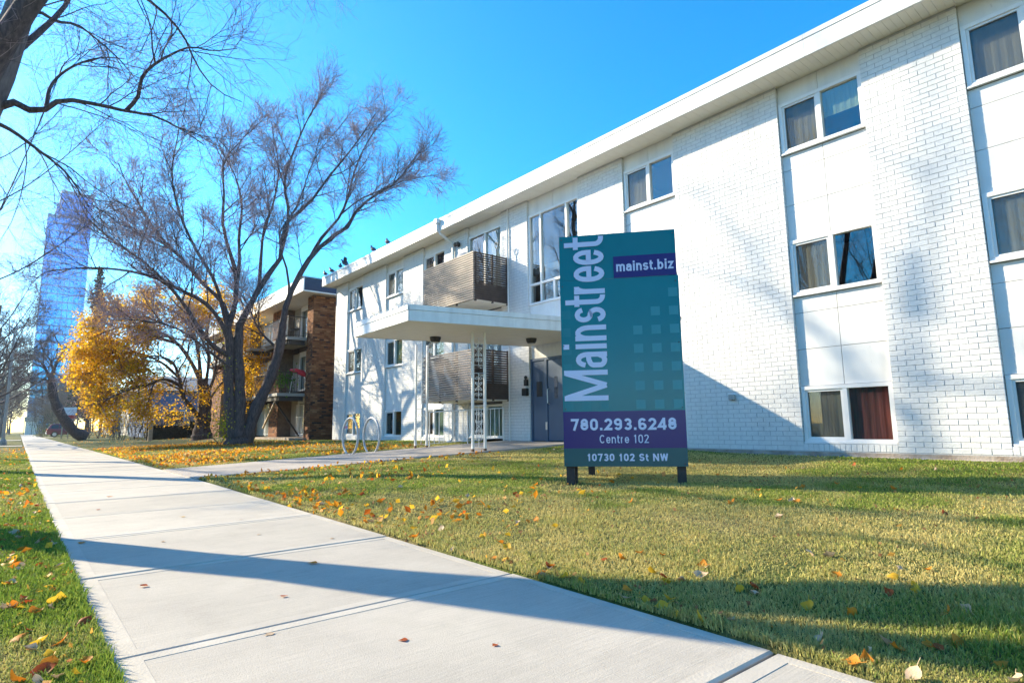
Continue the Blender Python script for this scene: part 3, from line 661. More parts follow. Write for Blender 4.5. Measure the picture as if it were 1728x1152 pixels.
# balconies
for (zb, zt, lab) in ((4.31, 5.67, 0), (1.585, 2.96, 1)):
    ya, yb = 12.77, 15.35; xf = 9.285
    m = MB(); m.box(xf+.03, X0-.002, ya+.03, yb-.03, zb-.02, zb+.13); bal = m.build('balcony', M['cream'], apt)
    n = 21; pit = (zt-zb)/n
    for k in range(n):
        z = zb+pit*k; tw = random.uniform(-.003, .003)
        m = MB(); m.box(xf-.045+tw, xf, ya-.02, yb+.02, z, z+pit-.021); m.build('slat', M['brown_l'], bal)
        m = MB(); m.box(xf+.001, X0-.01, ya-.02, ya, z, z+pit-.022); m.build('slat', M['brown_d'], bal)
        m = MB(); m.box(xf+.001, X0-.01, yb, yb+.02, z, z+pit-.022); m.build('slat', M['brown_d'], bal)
    for x in (xf+.03, xf+.62, X0-.06): 
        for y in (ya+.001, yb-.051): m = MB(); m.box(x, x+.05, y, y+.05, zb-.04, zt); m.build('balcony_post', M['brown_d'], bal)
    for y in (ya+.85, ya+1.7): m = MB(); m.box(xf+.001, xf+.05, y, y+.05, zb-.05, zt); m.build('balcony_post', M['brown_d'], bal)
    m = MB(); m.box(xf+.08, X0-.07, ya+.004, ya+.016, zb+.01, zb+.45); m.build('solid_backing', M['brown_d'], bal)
# railing beside the walk
rl = thing('handrail', 'thin white wrought iron handrail with scrolls along the entry walk', 'railing', (9.4, 13.3, .3))
pa, pb = np.array([8.33, 13.48]), np.array([10.44, 12.98])
def rz(t): return float(wz(pa[0]+(pb[0]-pa[0])*t))
m = MB(); m.tube([(*(pa+(pb-pa)*t), rz(t)+.92) for t in (0, .5, 1)], .016, 6); m.build('top_rail', M['white'], rl)
m = MB(); m.tube([(*(pa+(pb-pa)*t), rz(t)+.10) for t in (0, .5, 1)], .010, 4); m.build('bottom_rail', M['white'], rl)
for k in range(17):
    t = k/16
    if k in (5, 11): 
        for zc, r_ in ((.75, .05), (.55, .06), (.33, .055), (.2, .045)):
            for s in (-1, 1):
                dd = (pb-pa)/np.linalg.norm(pb-pa); c = pa+(pb-pa)*t
                m = MB(); m.tube([(*(c+dd*(s*.055+u)), rz(t)+z) for u, z in spiral(0, zc, r_, s)], .006, 4); m.build('scroll', M['white'], rl)
    m = MB(); p = pa+(pb-pa)*t; th = .016 if k in (0, 16) else .010; m.tube([(*p, rz(t)-(.03 if k in (0, 8, 16) else -.10)), (*p, rz(t)+.92)], th, 4); m.build('baluster', M['white'], rl)

# ------------------------------------------------------------------ the brown brick apartment building beyond
bb = thing('brick_apartment_building', 'brown brick apartment building with iron balconies and pale flat eaves beyond the white one', 'building', (10.3, 30, 0))
BX, BY, BE = 10.3, 27.1, 46.0; bz = .30
cols = np.array([(.20, .085, .04), (.25, .115, .055), (.16, .065, .035), (.30, .15, .075), (.07, .04, .035), (.22, .09, .045)])
def brickwall(rects, axis, fixed, sgn, parent, mix=(.22, .25, .2, .12, .12, .09)):
    V = []; C = []
    for (a, b, z0, z1) in rects:
        for c in range(int((z1-z0)/.085)):
            z = z0+c*.085; x = a-(.11 if c % 2 else 0)
            while x < b:
                p, q = max(x, a), min(x+.212, b); x += .222
                if q-p < .03: continue
                o = RN.uniform(0, .004)
                if axis == 'y': V.append([(p, fixed+sgn*o, z), (q, fixed+sgn*o, z), (q, fixed+sgn*o, z+.074), (p, fixed+sgn*o, z+.074), (p, fixed-sgn*.01, z), (q, fixed-sgn*.01, z), (q, fixed-sgn*.01, z+.074), (p, fixed-sgn*.01, z+.074)])
                else: V.append([(fixed+sgn*o, p, z), (fixed+sgn*o, q, z), (fixed+sgn*o, q, z+.074), (fixed+sgn*o, p, z+.074), (fixed-sgn*.01, p, z), (fixed-sgn*.01, q, z), (fixed-sgn*.01, q, z+.074), (fixed-sgn*.01, p, z+.074)])
                C.append(cols[RN.choice(6, p=mix)]*RN.uniform(.8, 1.2))
    n = len(V); C = np.repeat(np.clip(np.array(C), 0, 1)[:, None], 8, 1).reshape(-1, 3)
    F = (np.arange(n)[:, None, None]*8+np.array([(0, 1, 2, 3), (0, 4, 5, 1), (3, 2, 6, 7), (0, 3, 7, 4), (1, 5, 6, 2)])[None]).reshape(-1, 4)
    o = npmesh('brickwork', np.array(V), F, M['tint'], parent, cols=C); o['kind'] = 'stuff'; return o
M['bmort'] = mat('brown_mortar', (.14, .10, .08), .9, (.19, .14, .11), 9)
M['cladding'] = mat('beige_cladding', (.42, .38, .32), .7, (.36, .32, .27), 3)
brickwall([(BX, BX+3.2, bz, 7.15)], 'y', BY, -1, bb)
m = MB(); m.box(BX+.012, BX+14, BY+.008, BY+.3, -.3, 7.2); m.build('side_wall', M['bmort'], bb)
piers = [(BY, BY+.75), (31.6, 33.0), (37.4, 38.8), (43.2, BE)]
brickwall([(a, b, bz, 7.15) for a, b in piers], 'x', BX, -1, bb)
m = MB()
for a, b in piers: m.box(BX+.008, BX+1.2, a+.01, b-.01, -.3, 7.2)
m.box(BX+1.0, BX+14, BY+.3, BE, -.3, 7.2); m.build('front_wall', M['bmort'], bb)
FLZ = [.55, 3.05, 5.0]
recs = [(27.85, 31.6), (33.0, 37.4), (38.8, 43.2)]
for (a, b) in recs:
    for fl, (z0, z1) in enumerate(((.45, 2.35), (2.75, 4.75), (5.25, 7.15))):
        brickwall([(a, a+.7, z0, z1)], 'x', BX+.72, -1, bb)
        m = MB(); m.box(BX+.70, BX+.98, a+2.6, b, z0, z1); m.build('cladding', M['cladding'], bb)
        m = MB(); xw = BX+.62; m.box(xw, xw+.1, a+.7, a+2.6, z0, z0+.06); m.box(xw, xw+.1, a+.7, a+2.6, z1-.25, z1); 
        for y in (a+.7, a+1.62, a+2.53): m.box(xw, xw+.1, y, y+.07, z0+.06, z1-.25)
        wd_ = m.build('window', M['white'], bb)
        for y in (a+.77, a+1.69): m = MB(); m.box(xw+.05, xw+.055, y, y+.85, z0+.06, z1-.25); m.build('pane', M['glass'], wd_)
        m = MB(); m.box(xw+.15, xw+.17, a+.77, a+2.5, z0+.06, z1-.25); m.build('curtain', M['curtain_w'], wd_)
        if fl == 0:
            m = MB()
            for q in range(15): m.tube([(xw-.06, a+.75+q*.128, z0+.05), (xw-.06, a+.75+q*.128, z1-.3)], .012, 4)
            for z in (z0+.1, (z0+z1)/2, z1-.35): m.box(xw-.08, xw-.055, a+.7, a+2.6, z, z+.03)
            m.build('window_bars', M['white'], wd_)
def iron_balcony(zf, a, b, xo, open_):
    m = MB(); m.box(xo, BX+.7, a, b, zf-.14, zf); bl = m.build('balcony', M['grey'], bb)
    m = MB(); m.box(xo+.1, BX, a+.1, a+.25, zf-.36, zf-.141); m.box(xo+.1, BX, b-.25, b-.1, zf-.36, zf-.141); m.box(xo+.06, xo+.2, a+.26, b-.26, zf-.34, zf-.141); m.build('joist', M['dark'], bl)
    m = MB(); m.tube([(BX, a+.03, zf+.98), (xo+.03, a+.03, zf+.98), (xo+.03, b-.03, zf+.98), (BX, b-.03, zf+.98)], .022, 5); m.tube([(BX, a+.03, zf+.08), (xo+.03, a+.03, zf+.08), (xo+.03, b-.03, zf+.08), (BX, b-.03, zf+.08)], .015, 4); m.build('top_rail', M['dark'], bl)
    if open_ is not None:
        k = 0
        while xo+.03+.11*k < BX: x = xo+.03+.11*k; m = MB(); m.tube([(x, a+.03, zf+.08), (x, a+.03, zf+.97)], .009, 4); m.build('baluster', M['dark'], bl); k += 1
        k = 0
        while a+.14+.11*k < b-.05: y = a+.14+.11*k; m = MB(); m.tube([(xo+.03, y, zf+.08), (xo+.03, y, zf+.97)], .009, 4); m.build('baluster', open_, bl); k += 1
iron_balcony(5.18, 27.95, 31.7, 9.42, M['white'])
iron_balcony(2.50, 27.95, 31.7, 9.05, M['dark'])
iron_balcony(5.18, 33.2, 37.2, 9.2, M['white'])
iron_balcony(2.50, 33.2, 37.2, 9.05, M['white'])
iron_balcony(5.18, 39, 43, 9.2, M['white'])
m = MB(); m.tube([(9.12, 28.4, 2.12), (10.28, 28.4, .50)], .05, 4); m.build('brace', M['darkwood'], bb)
m = MB(); m.tube([(9.15, 28.5, 2.1), (9.6, 31.6, .9)], .06, 4); m.build('brace', M['timber'], bb)
m = MB(); m.box(9.6, BX+14, BY-.45, BE+.4, 7.16, 7.22); m.build('soffit', M['cream'], bb)
m = MB(); m.box(9.6, 9.66, BY-.45, BE+.4, 7.221, 7.83); m.build('fascia', M['white'], bb)
m = MB(); m.box(9.661, BX+14, BY-.45, BY-.40, 7.221, 7.78); m.box(9.661, BX+14, BY-.39, BE+.4, 7.221, 7.7); m.build('side_fascia', M['navy'], bb)
m = MB(); m.box(9.5, BX+.6, BY-.5, BY+.5, 7.835, 7.9); m.build('roof_cap', M['steel'], bb)
m = MB(); m.box(9.8, 11, BY+.4, 33.5, -.1, .42); m.build('stone_kerb', M['found'], bb)
# things left on the balconies
t = thing('patio_chair', 'dark folding chair on the top iron balcony of the brick building', 'chair', (9.9, 28.5, 5.18))
m = MB(); m.box(9.68, 10.12, 28.3, 28.75, 5.60, 5.64); m.build('seat', M['black'], t); m = MB(); m.box(10.08, 10.13, 28.3, 28.75, 5.68, 6.12); m.build('backrest', M['black'], t)
for x in (9.7, 10.08):
    for y in (28.32, 28.71): m = MB(); m.tube([(x, y, 5.18), (x, y, 5.6)], .014, 4); m.build('leg', M['black'], t)
t = thing('patio_umbrella', 'folded red parasol leaning over the middle balcony rail of the brick building', 'umbrella', (9.95, 28.3, 2.5))
m = MB(); m.tube([(9.75, 28.35, 2.5), (9.85, 28.25, 3.45)], .02, 5); m.build('pole', M['white'], t)
m = MB(); m.tube([(9.75, 28.35, 3.62), (9.95, 28.15, 3.58), (10.2, 27.95, 3.46), (10.38, 27.85, 3.30)], [.05, .12, .14, .06], 8); m.build('canopy', M['red'], t)
t = thing('potted_plant', 'leafy green potted plant behind the middle iron balcony rail', 'plant', (9.5, 28.4, 2.5))
m = MB(); m.lathe((9.5, 28.5, 2.5), [(.12, 0), (.16, .26), (.17, .28)], 10); m.build('pot', M['rustdk'], t)
def leafcloud(name, P, size, C, parent=None, mt=None, flat=.0, recenter=True):
    n = len(P); a = RN.normal(size=(n, 3)); a[:, 2] *= (1-flat); a /= np.linalg.norm(a, axis=1)[:, None]
    b = RN.normal(size=(n, 3)); b -= a*(a*b).sum(1)[:, None]; b /= np.linalg.norm(b, axis=1)[:, None]
    s = np.asarray(size).reshape(-1, 1)*RN.uniform(.7, 1.3, (n, 1)); c = np.cross(a, b)
    V = np.stack([P, P+a*s*.5+b*s*.36+c*s*.10, P+a*s*1.05, P+a*s*.5-b*s*.36+c*s*.10], 1)
    F = np.arange(n)[:, None]*4+np.array([[0, 1, 2, 3]])
    return npmesh(name, V.reshape(-1, 3), F, mt or M['leaftint'], parent, cols=np.repeat(C[:, None], 4, 1).reshape(-1, 3), recenter=recenter)
P = np.array([9.5, 28.5, 3.1])+RN.normal(0, 1, (260, 3))*np.array([.28, .4, .22]); C = np.array([.10, .20, .03])*RN.uniform(.6, 1.4, (260, 1))
leafcloud('foliage', P, .12, C, t)['kind'] = 'stuff'

# ------------------------------------------------------------------ the sign on the lawn
SP = (5.072, 5.151, .384); SA = R(-50.5); SW, SH = 1.422, 2.846
sg = thing('property_sign', 'tall teal and purple V shaped leasing sign on dark posts in the lawn', 'sign', SP, SA, local=True)
m = MB(); m.box(0, 1.418, .002, .022, 2.272, SH); m.build('sign_panel', [M['signteal']], sg)
m = MB(); m.box(0, SW+.012, -.004, .022, 0, 2.268); up = m.build('sign_panel', M['signteal'], sg)
# the second face of the V, turned away
ap = R(81.2)
ca_, sa_ = math.cos(ap), math.sin(ap)
m = MB(); e0 = (.03, .06)
def sp2(u, d): return (e0[0]+ca_*u-sa_*d, e0[1]+sa_*u+ca_*d)
m.prism([sp2(0, 0), sp2(1.42, 0), sp2(1.42, .022), sp2(0, .022)], .02, 2.84); m.build('rear_panel', M['signteal'], sg)
def sgbox(name, u0, u1, v0, v1, th, mt):
    m = MB(); m.box(u0, u1, -.004-th, -.0042 if th < .003 else -.0042, v0, v1); return m.build(name, mt, sg)
sgbox('sign_band', 0.001, SW+.011, .212, .649, .0025, M['signpurple'])
sgbox('sign_band', 0.001, SW+.011, .001, .2115, .0025, M['signdark'])
sgbox('name_patch', .667, 1.417, 2.2725, 2.545, .0025, M['signpurple'])
for r_ in range(7):
    vz = 2.010-r_*.2235+.0
    for c in range(3):
        if r_ == 0 and c < 2 or r_ == 1 and c < 1: continue
        u = .875+.215*c
        sgbox('square', u, u+.108, vz, vz+.108, .0015, M['signsq'])
for u, v in ((.015, 1.785), (.015, 1.565), (.02, 1.34), (.02, 1.12), (.025, .66), (.235, .66), (.45, .66)): sgbox('square', u, u+.105, v, v+.108, .0012, M['signsq2'])
# all lettering is drawn as strokes of even width: x along the line of writing, y up from its baseline
def stroke(mb, pts, lift, w_, T, closed=False):
    P = [np.array(q, float) for q in pts]; P = [p for i, p in enumerate(P) if i == 0 or np.linalg.norm(p-P[i-1]) > 1e-5]; n = len(P); off = []
    for i in range(n):
        a = P[i]-P[i-1] if (i > 0 or closed) else P[1]-P[0]; b = P[(i+1) % n]-P[i] if (i < n-1 or closed) else P[-1]-P[-2]
        a = a/np.linalg.norm(a); b = b/np.linalg.norm(b); mm = np.array([-a[1], a[0]])+np.array([-b[1], b[0]]); L = mm@mm
        off.append(mm/L*2 if L > .6 else np.array([-a[1], a[0]]))
    vs = []
    for p, o in zip(P, off):
        for s_ in (1, -1): q = p+o*s_*w_/2; vs.append(T(q[0], q[1], lift))
    mb.add(vs, [(2*i, 2*i+1, (2*i+3) % (2*n), (2*i+2) % (2*n)) for i in range(n if closed else n-1)])
def arc(cx, cy, rx, ry, a0, a1, n=9): return [(cx+rx*math.cos(R(a0+(a1-a0)*k/n)), cy+ry*math.sin(R(a0+(a1-a0)*k/n))) for k in range(n+1)]
def strokes(ch, W, CAP, XH, w):
    h = w/2; L, Q, cx = h, W-h, W/2; rx = (Q-L)/2; T = XH-h; ry = min(.42*(T-h), .42*(T-h)); C = CAP-h
    if ch == 'M': return [[(h, 0), (h, CAP)], [(W-h, 0), (W-h, CAP)], [(h*1.2, CAP-h*.8), (cx, h*.6)], [(W-h*1.2, CAP-h*.8), (cx, h*.6)]]
    if ch == 'N': return [[(h, 0), (h, CAP)], [(Q, 0), (Q, CAP)], [(h*1.1, CAP-h*.5), (W-h*1.1, h*.5)]]
    if ch == 'W': return [[(h, CAP), (W*.27, h*.3)], [(W*.27, h*.3), (cx, CAP-h*.3)], [(cx, CAP-h*.3), (W*.73, h*.3)], [(W*.73, h*.3), (Q, CAP)]]
    if ch == 'i': return [[(cx, 0), (cx, XH)], [(cx, CAP-w*1.15), (cx, CAP)]]
    if ch == 'n': return [[(L, 0), (L, XH)], [(L, T-ry*1.1)]+arc(cx, T-ry, rx, ry, 180, 0)[1:]+[(Q, 0)]]
    if ch == 'm':
        r2 = (W-w)/4; return [[(L, 0), (L, XH)], [(L, T-ry)]+arc(L+r2, T-r2, r2, r2, 180, 0)[1:]+[(cx, 0)], [(cx, T-r2)]+arc(cx+r2, T-r2, r2, r2, 180, 0)[1:]+[(Q, 0)]]
    if ch == 'r': return [[(L, 0), (L, XH)], [(L, T-ry*1.3)]+arc(L+rx*1.5, T-ry, rx*1.5, ry, 180, 85)[1:]]
    if ch == 'e': return [arc(cx, h+ry, rx, ry, 340, 180)+arc(cx, T-ry, rx, ry, 180, 0)+[(Q, XH*.50), (L+h*.5, XH*.50)]]
    if ch == 'a': return [arc(cx, T-ry*.8, rx, ry*.8, 168, 0)+[(Q, 0)], [(Q, XH*.60), (cx, XH*.585)]+arc(cx, XH*.42, rx, XH*.15, 100, 180)+arc(cx, h+XH*.14, rx, XH*.14, 180, 270)+[(cx+rx*.55, h+XH*.035), (Q, h+XH*.20)]]
    if ch in 'sS':
        Y = T if ch == 's' else C; m_ = (Y+h)/2; r1 = (Y-m_)/2
        return [arc(cx, Y-r1, rx, r1, 12, 180, 9)+arc(cx, Y-r1, rx, r1, 180, 262, 5)+[(cx+rx*.2, m_)]+arc(cx, h+r1, rx, r1, 80, 0, 5)+arc(cx, h+r1, rx, r1, 0, -168, 9)]
    if ch == 't':
        x = W*.40; r_ = min(W-x, XH*.2); return [[(x, XH+(CAP-XH)*.75), (x, h+r_)]+arc(x+r_, h+r_, r_, r_, 180, 270)[1:]+[(W, h)], [(0, XH-h), (W, XH-h)]]
    if ch == 'b': return [[(L, 0), (L, CAP)], arc(cx, XH/2, rx, XH/2-h, 180, -180, 18)]
    if ch == 'z': return [[(0, XH-h), (Q, XH-h), (L, h), (W, h)]]
    if ch == 'C': return [arc(cx, CAP/2, rx, C-CAP/2, 42, 318, 18)]
    if ch == '.': return [[(cx, 0), (cx, w*1.05)]]
    if ch == '0': return [arc(cx, C-CAP*.25, rx, CAP*.25, 0, 180)+arc(cx, h+CAP*.25, rx, CAP*.25, 180, 360)+[(Q, C-CAP*.25)]]
    if ch == '1': return [[(cx+h*.4, 0), (cx+h*.4, CAP)], [(cx+h*.4, CAP-w*.9), (cx-W*.32, CAP-w*1.35)]]
    if ch == '2': return [arc(cx, C-rx, rx, rx, 170, 0)+[(Q-rx*.12, C-rx*1.45), (L+h*.3, h), (W, h)]]
    if ch == '3': r1 = CAP*.25-h*.5; return [arc(cx, C-r1, rx*.92, r1, 160, -80)+[(cx-rx*.3, CAP*.53)], [(cx-rx*.3, CAP*.53)]+arc(cx, h+r1, rx, r1, 85, -160)]
    if ch == '4': return [[(W*.72, 0), (W*.72, CAP)], [(W*.70, CAP-h*.7), (h*.6, CAP*.27), (W, CAP*.27)]]
    if ch == '6': return [arc(cx, CAP*.31, rx, CAP*.31-h, 180, -180, 18), [(L, CAP*.31), (L, CAP*.55)]+arc(cx, C-CAP*.24, rx, CAP*.24, 180, 25)]
    if ch == '9': return [arc(cx, CAP*.69, rx, CAP*.31-h, 0, 360, 18), [(Q, CAP*.69), (Q, CAP*.45)]+arc(cx, h+CAP*.24, rx, CAP*.24, 0, -155)]
    if ch == '7': return [[(0, C), (Q, C), (cx-W*.12, 0)]]
    if ch == '8': r1 = CAP*.225; return [arc(cx, C-r1, rx*.9, r1, 0, 360, 18), arc(cx, h+CAP*.26, rx, CAP*.26-h*.2, 0, 360, 18)]
    return []
def letter(ch, W, CAP, XH, w, T):
    m = MB()
    for k, p in enumerate(strokes(ch, W, CAP, XH, w)): stroke(m, p, .0004*k, w, T)
    if not m.v: return
    o = m.build('lettering', M['signtext'], sg); md = o.modifiers.new('thickness', 'SOLIDIFY'); md.thickness = .003; md.offset = 0
for ch, a, b in (('M', .778, 1.138), ('a', 1.178, 1.360), ('i', 1.405, 1.462), ('n', 1.506, 1.690), ('s', 1.738, 1.912), ('t', 1.935, 2.066), ('r', 2.092, 2.222), ('e', 2.245, 2.434), ('e', 2.462, 2.642), ('t', 2.662, 2.812)):
    letter(ch, b-a+.01, .527, .378, .061, lambda x, y, l, a=a: (.552-y, -.0085-l, a+x))
ADV = {'m': 1.35, 'i': .34, 't': .52, '.': .34, 's': .82, 'r': .56, ' ': .42, 'W': 1.5, 'N': 1.12, 'C': 1.1, 'S': 1.0, '1': .72, 'z': .8, 'e': .86, 'a': .86, 'n': .86, 'b': .9}
def line(txt, u0, u1, v0, v1, w, gap):      # letter widths by kind, scaled to fill u0..u1
    cap = v1-v0; ad = [ADV.get(c, .92) for c in txt]; sc = (u1-u0-gap*(len(txt)-1))/sum(ad); x = u0
    for c, a in zip(txt, ad): letter(c, a*sc, cap, cap*.74, w, lambda px_, py_, l, x=x: (x+px_, -.0085-l, v0+py_)); x += a*sc+gap
line('mainst.biz', .700, 1.383, 2.352, 2.478, .022, .014)
line('780.293.6248', .092, 1.325, .424, .563, .029, .020)
line('Centre 102', .43, 1.002, .272, .37, .0125, .014)
line('10730 102 St NW', .276, 1.212, .064, .15, .0175, .014)
for u, lbl in ((.021, 'rusty_foot'), (1.314, None)):
    m = MB(); m.box(u, u+.098, .024, .115, -.5, 2.80); m.build('post', M['darkwood'], sg)
for u in (.12, 1.15): x, y = sp2(u, -.05); m = MB(); m.box(x-.045, x+.045, y-.045, y+.045, -.4, 2.8); m.build('post', M['darkwood'], sg)
for u, v in ((.03, 2.2), (1.395, 2.2), (.03, 1.45), (1.40, 1.45), (.035, .68), (1.40, .68), (.03, .03), (1.40, .03), (.03, 2.80), (1.39, 2.80)):
    m = MB(); m.box(u-.006, u+.006, -.012, -.0042, v-.006, v+.006); m.build('screw', M['dark'], sg)

# ------------------------------------------------------------------ bike rack, stake sign
rk = thing('bike_rack', 'galvanised bike rack of two upright hoops beside the entry walk', 'bike rack', (6.75, 14.1, .2))
gzr = .215
m = MB(); m.box(6.22, 7.15, 14.10, 14.16, gzr-.02, gzr+.02); m.box(6.22, 7.15, 13.72, 13.78, gzr-.02, gzr+.02); m.build('base_rail', M['galv'], rk)
for cx in (6.33, 6.90):
    pts = []
    for k in range(29):
        a = R(-68)+R(316)*k/28-R(0); pts.append((cx, 13.94+.44*math.cos(a), gzr+.44+.455*math.sin(a)))
    m = MB(); m.tube(pts, .028, 8); m.build('hoop', M['galv'], rk, smooth=True)
t = thing('stake_sign', 'small white and pink sign on a thin stake by the ground floor window', 'sign', (9.6, 21.6, .3))
m = MB(); m.tube([(9.6, 21.6, .2), (9.6, 21.6, .95)], .012, 4); m.build('stake', M['white'], t)
m = MB(); m.box(9.58, 9.596, 21.35, 21.75, .80, 1.12); m.build('plate', M['whiteboard'], t)
m = MB(); m.box(9.574, 9.579, 21.37, 21.73, .84, .93); m.build('pink_stripe', mat('pink', (.75, .25, .4), .5), t)
t = thing('shovel', 'black D handled shovel standing in the upper slatted balcony', 'shovel', (10.2, 12.95, 4.45))
m = MB(); m.tube([(10.22, 12.95, 4.5), (10.22, 12.95, 5.95)], .014, 6); m.build('shaft', M['black'], t)
m = MB(); m.tube([(10.22, 12.95, 5.93), (10.22, 13.02, 6.0), (10.22, 13.02, 6.1), (10.22, 12.95, 6.13), (10.22, 12.88, 6.1), (10.22, 12.88, 6.0), (10.22, 12.95, 5.93)], .013, 6); m.build('handle', M['black'], t)
m = MB(); m.box(10.15, 10.29, 12.80, 13.10, 4.44, 4.8); m.build('blade', M['black'], t)
t = thing('storage_bag', 'pale covered bundle standing in the upper slatted balcony', 'bundle', (9.6, 13.3, 4.45))
m = MB(); m.lathe((9.85, 13.9, 4.45), [(.30, 0), (.34, .5), (.36, 1.2), (.30, 1.45), (.12, 1.5)], 10); m.build('cover', M['curtain_w'], t, smooth=True)

# ------------------------------------------------------------------ pigeons on the eaves
PG = [(25.05, 'leftmost pigeon perched on the far corner of the white eaves', 0, 0), (24.35, 'dark pigeon perched second from the far corner of the eaves', 20, 0), (23.45, 'pigeon just left of the one stretching its wings on the eaves', -25, 0),
      (22.95, 'pigeon stretching its wings on the white eaves', 60, 1), (20.37, 'lone pigeon on the eaves between the two windows', 10, 0), (19.22, 'rightmost pigeon standing tallest on the white eaves', -15, 0)]
for y, lab, rot, fl in PG:
    t = thing('pigeon', lab, 'pigeon', (X0-.50, y, ZF), R(rot+90), 'pigeons perched on the eaves', local=True)
    m = MB(); m.tube([(-.20, 0, .10), (-.12, 0, .12), (-.04, 0, .15), (.05, 0, .18), (.10, 0, .23), (.115, 0, .28), (.135, 0, .31), (.165, 0, .31), (.19, 0, .30)], [.012, .035, .07, .078, .055, .034, .034, .026, .006], 8)
    m.build('body', M['pigeon'], t, smooth=True)
    for s in (-1, 1):
        m = MB(); m.tube([(.0, s*.03, 0), (.0, s*.03, .11)], .008, 4); m.build('leg', M['redboard'], t)
        if fl: m = MB(); m.add([(.06, s*.05, .2), (-.08, s*.05, .18), (-.10, s*.30, .32), (.0, s*.38, .36), (.06, s*.22, .30)], [(0, 1, 2, 3, 4)]); m.build('wing', M['pigeon'], t)
        else: m = MB(); m.tube([(.06, s*.062, .17), (-.04, s*.07, .15), (-.17, s*.03, .11)], [.02, .03, .008], 5); m.build('wing', M['pigeon'], t, smooth=True)

# ------------------------------------------------------------------ trees: whole levels of branches at a time
def unit(v): return v/np.maximum(np.linalg.norm(v, axis=-1, keepdims=True), 1e-9)
class Tubes:
    def __init__(s): s.V = []; s.F = []; s.n = 0
    def add(s, P, r, n):                    # P (N,S,3) centre lines, r (N,S) radii
        N, Sg, _ = P.shape
        T = unit(np.gradient(P, axis=1)); ref = np.where(np.abs(T[:, :1, 2:3]) < .9, np.array([0, 0, 1.]), np.array([1., 0, 0]))
        A = unit(np.cross(T, ref)); B = np.cross(T, A)
        a = 2*np.pi*np.arange(n)/n
        V = P[:, :, None, :]+r[:, :, None, None]*(A[:, :, None]*np.cos(a)[None, None, :, None]+B[:, :, None]*np.sin(a)[None, None, :, None])
        i = (np.arange(N)[:, None, None]*Sg+np.arange(Sg-1)[None, :, None])*n+np.arange(n)[None, None]
        j = (np.arange(N)[:, None, None]*Sg+np.arange(Sg-1)[None, :, None])*n+(np.arange(n)[None, None]+1) % n
        F = np.stack([i, j, j+n, i+n], -1).reshape(-1, 4)+s.n
        s.V.append(V.reshape(-1, 3)); s.F.append(F); s.n += V.size//3
    def mesh(s, name, mt, parent, smooth=True, kind=None):
        if not s.V: return None
        o = npmesh(name, np.concatenate(s.V), np.concatenate(s.F), mt, parent, smooth=smooth)
        if kind: o['kind'] = kind
        return o
def spline(pts, rad, S):
    pts = np.asarray(pts, float); d = np.concatenate([[0], np.cumsum(np.linalg.norm(np.diff(pts, axis=0), axis=1))]); t = np.linspace(0, d[-1], S)
    n = len(pts); mlt = np.gradient(pts, d, axis=0); out = np.zeros((S, 3))
    for i, x in enumerate(t):
        k = min(np.searchsorted(d, x, 'right')-1, n-2); h = d[k+1]-d[k]; u = (x-d[k])/h
        out[i] = (2*u**3-3*u**2+1)*pts[k]+(u**3-2*u**2+u)*h*mlt[k]+(-2*u**3+3*u**2)*pts[k+1]+(u**3-u**2)*h*mlt[k+1]
    return out, np.interp(t, d, rad)
def spawn(P, r, M_, t0, ang, up, rg, t1=1.0):   # children of branches P: points, directions, parent radius
    N, Sg, _ = P.shape; T = unit(np.gradient(P, axis=1))
    t = t0+(t1-t0)*(np.arange(M_)[None]+rg.random((N, M_)))/M_; x = t*(Sg-1); k = np.minimum(x.astype(int), Sg-2); f = (x-k)[..., None]
    ii = np.arange(N)[:, None]; p = P[ii, k]*(1-f)+P[ii, k+1]*f; d = T[ii, k]; rr = r[ii, k]*(1-f[..., 0])+r[ii, k+1]*f[..., 0]
    q = rg.normal(size=d.shape); q = unit(q-d*(q*d).sum(-1, keepdims=True)); a = rg.uniform(ang[0], ang[1], t.shape)[..., None]
    dd = unit(d*np.cos(a)+q*np.sin(a)+np.array([0, 0, up]))
    return p.reshape(-1, 3), dd.reshape(-1, 3), rr.ravel(), t.ravel()
def grow(p, d, L, Sg, wob, trop, rg):
    N = len(p); P = np.zeros((N, Sg, 3)); P[:, 0] = p
    for s in range(1, Sg):
        d = unit(d+rg.normal(0, wob, d.shape)+np.array([0, 0, trop])); P[:, s] = P[:, s-1]+d*(L/(Sg-1))[:, None]
    return P
def crown(tb_list, limbs, levels, rg):
    # limbs: list of (P, r); levels: dicts. Returns the tips of the last level
    P = np.stack([a for a, b in limbs]); r = np.stack([b for a, b in limbs]); tips = None
    for lv, tb in zip(levels, tb_list):
        p, d, rr, t = spawn(P, r, lv['m'], lv.get('t0', .25), lv['ang'], lv.get('up', 0), rg)
        L = lv['L']*rg.uniform(.55, 1.25, len(p))*(1-.35*t)
        if 'cap' in lv: L = np.minimum(L, lv['cap']*rr)
        P = grow(p, d, L, lv.get('S', 5), lv.get('wob', .15), lv.get('trop', 0), rg)
        r0 = np.minimum(rr*.65, lv['r']*rg.uniform(.7, 1.2, len(p))); r0 = np.maximum(r0, lv.get('rmin', .004))
        r = r0[:, None]*np.linspace(1, lv.get('tap', .35), P.shape[1])[None]
        tb.add(P, r, lv.get('n', 3)); tips = P
    return tips
def px(path, Y0, dY=0):                     # guide line of a limb, sighted from the photograph at depth Y0, leaning by dY along it
    n = len(path); return [at(u, v, Y0+dY*i/(n-1)) for i, (u, v) in enumerate(path)]

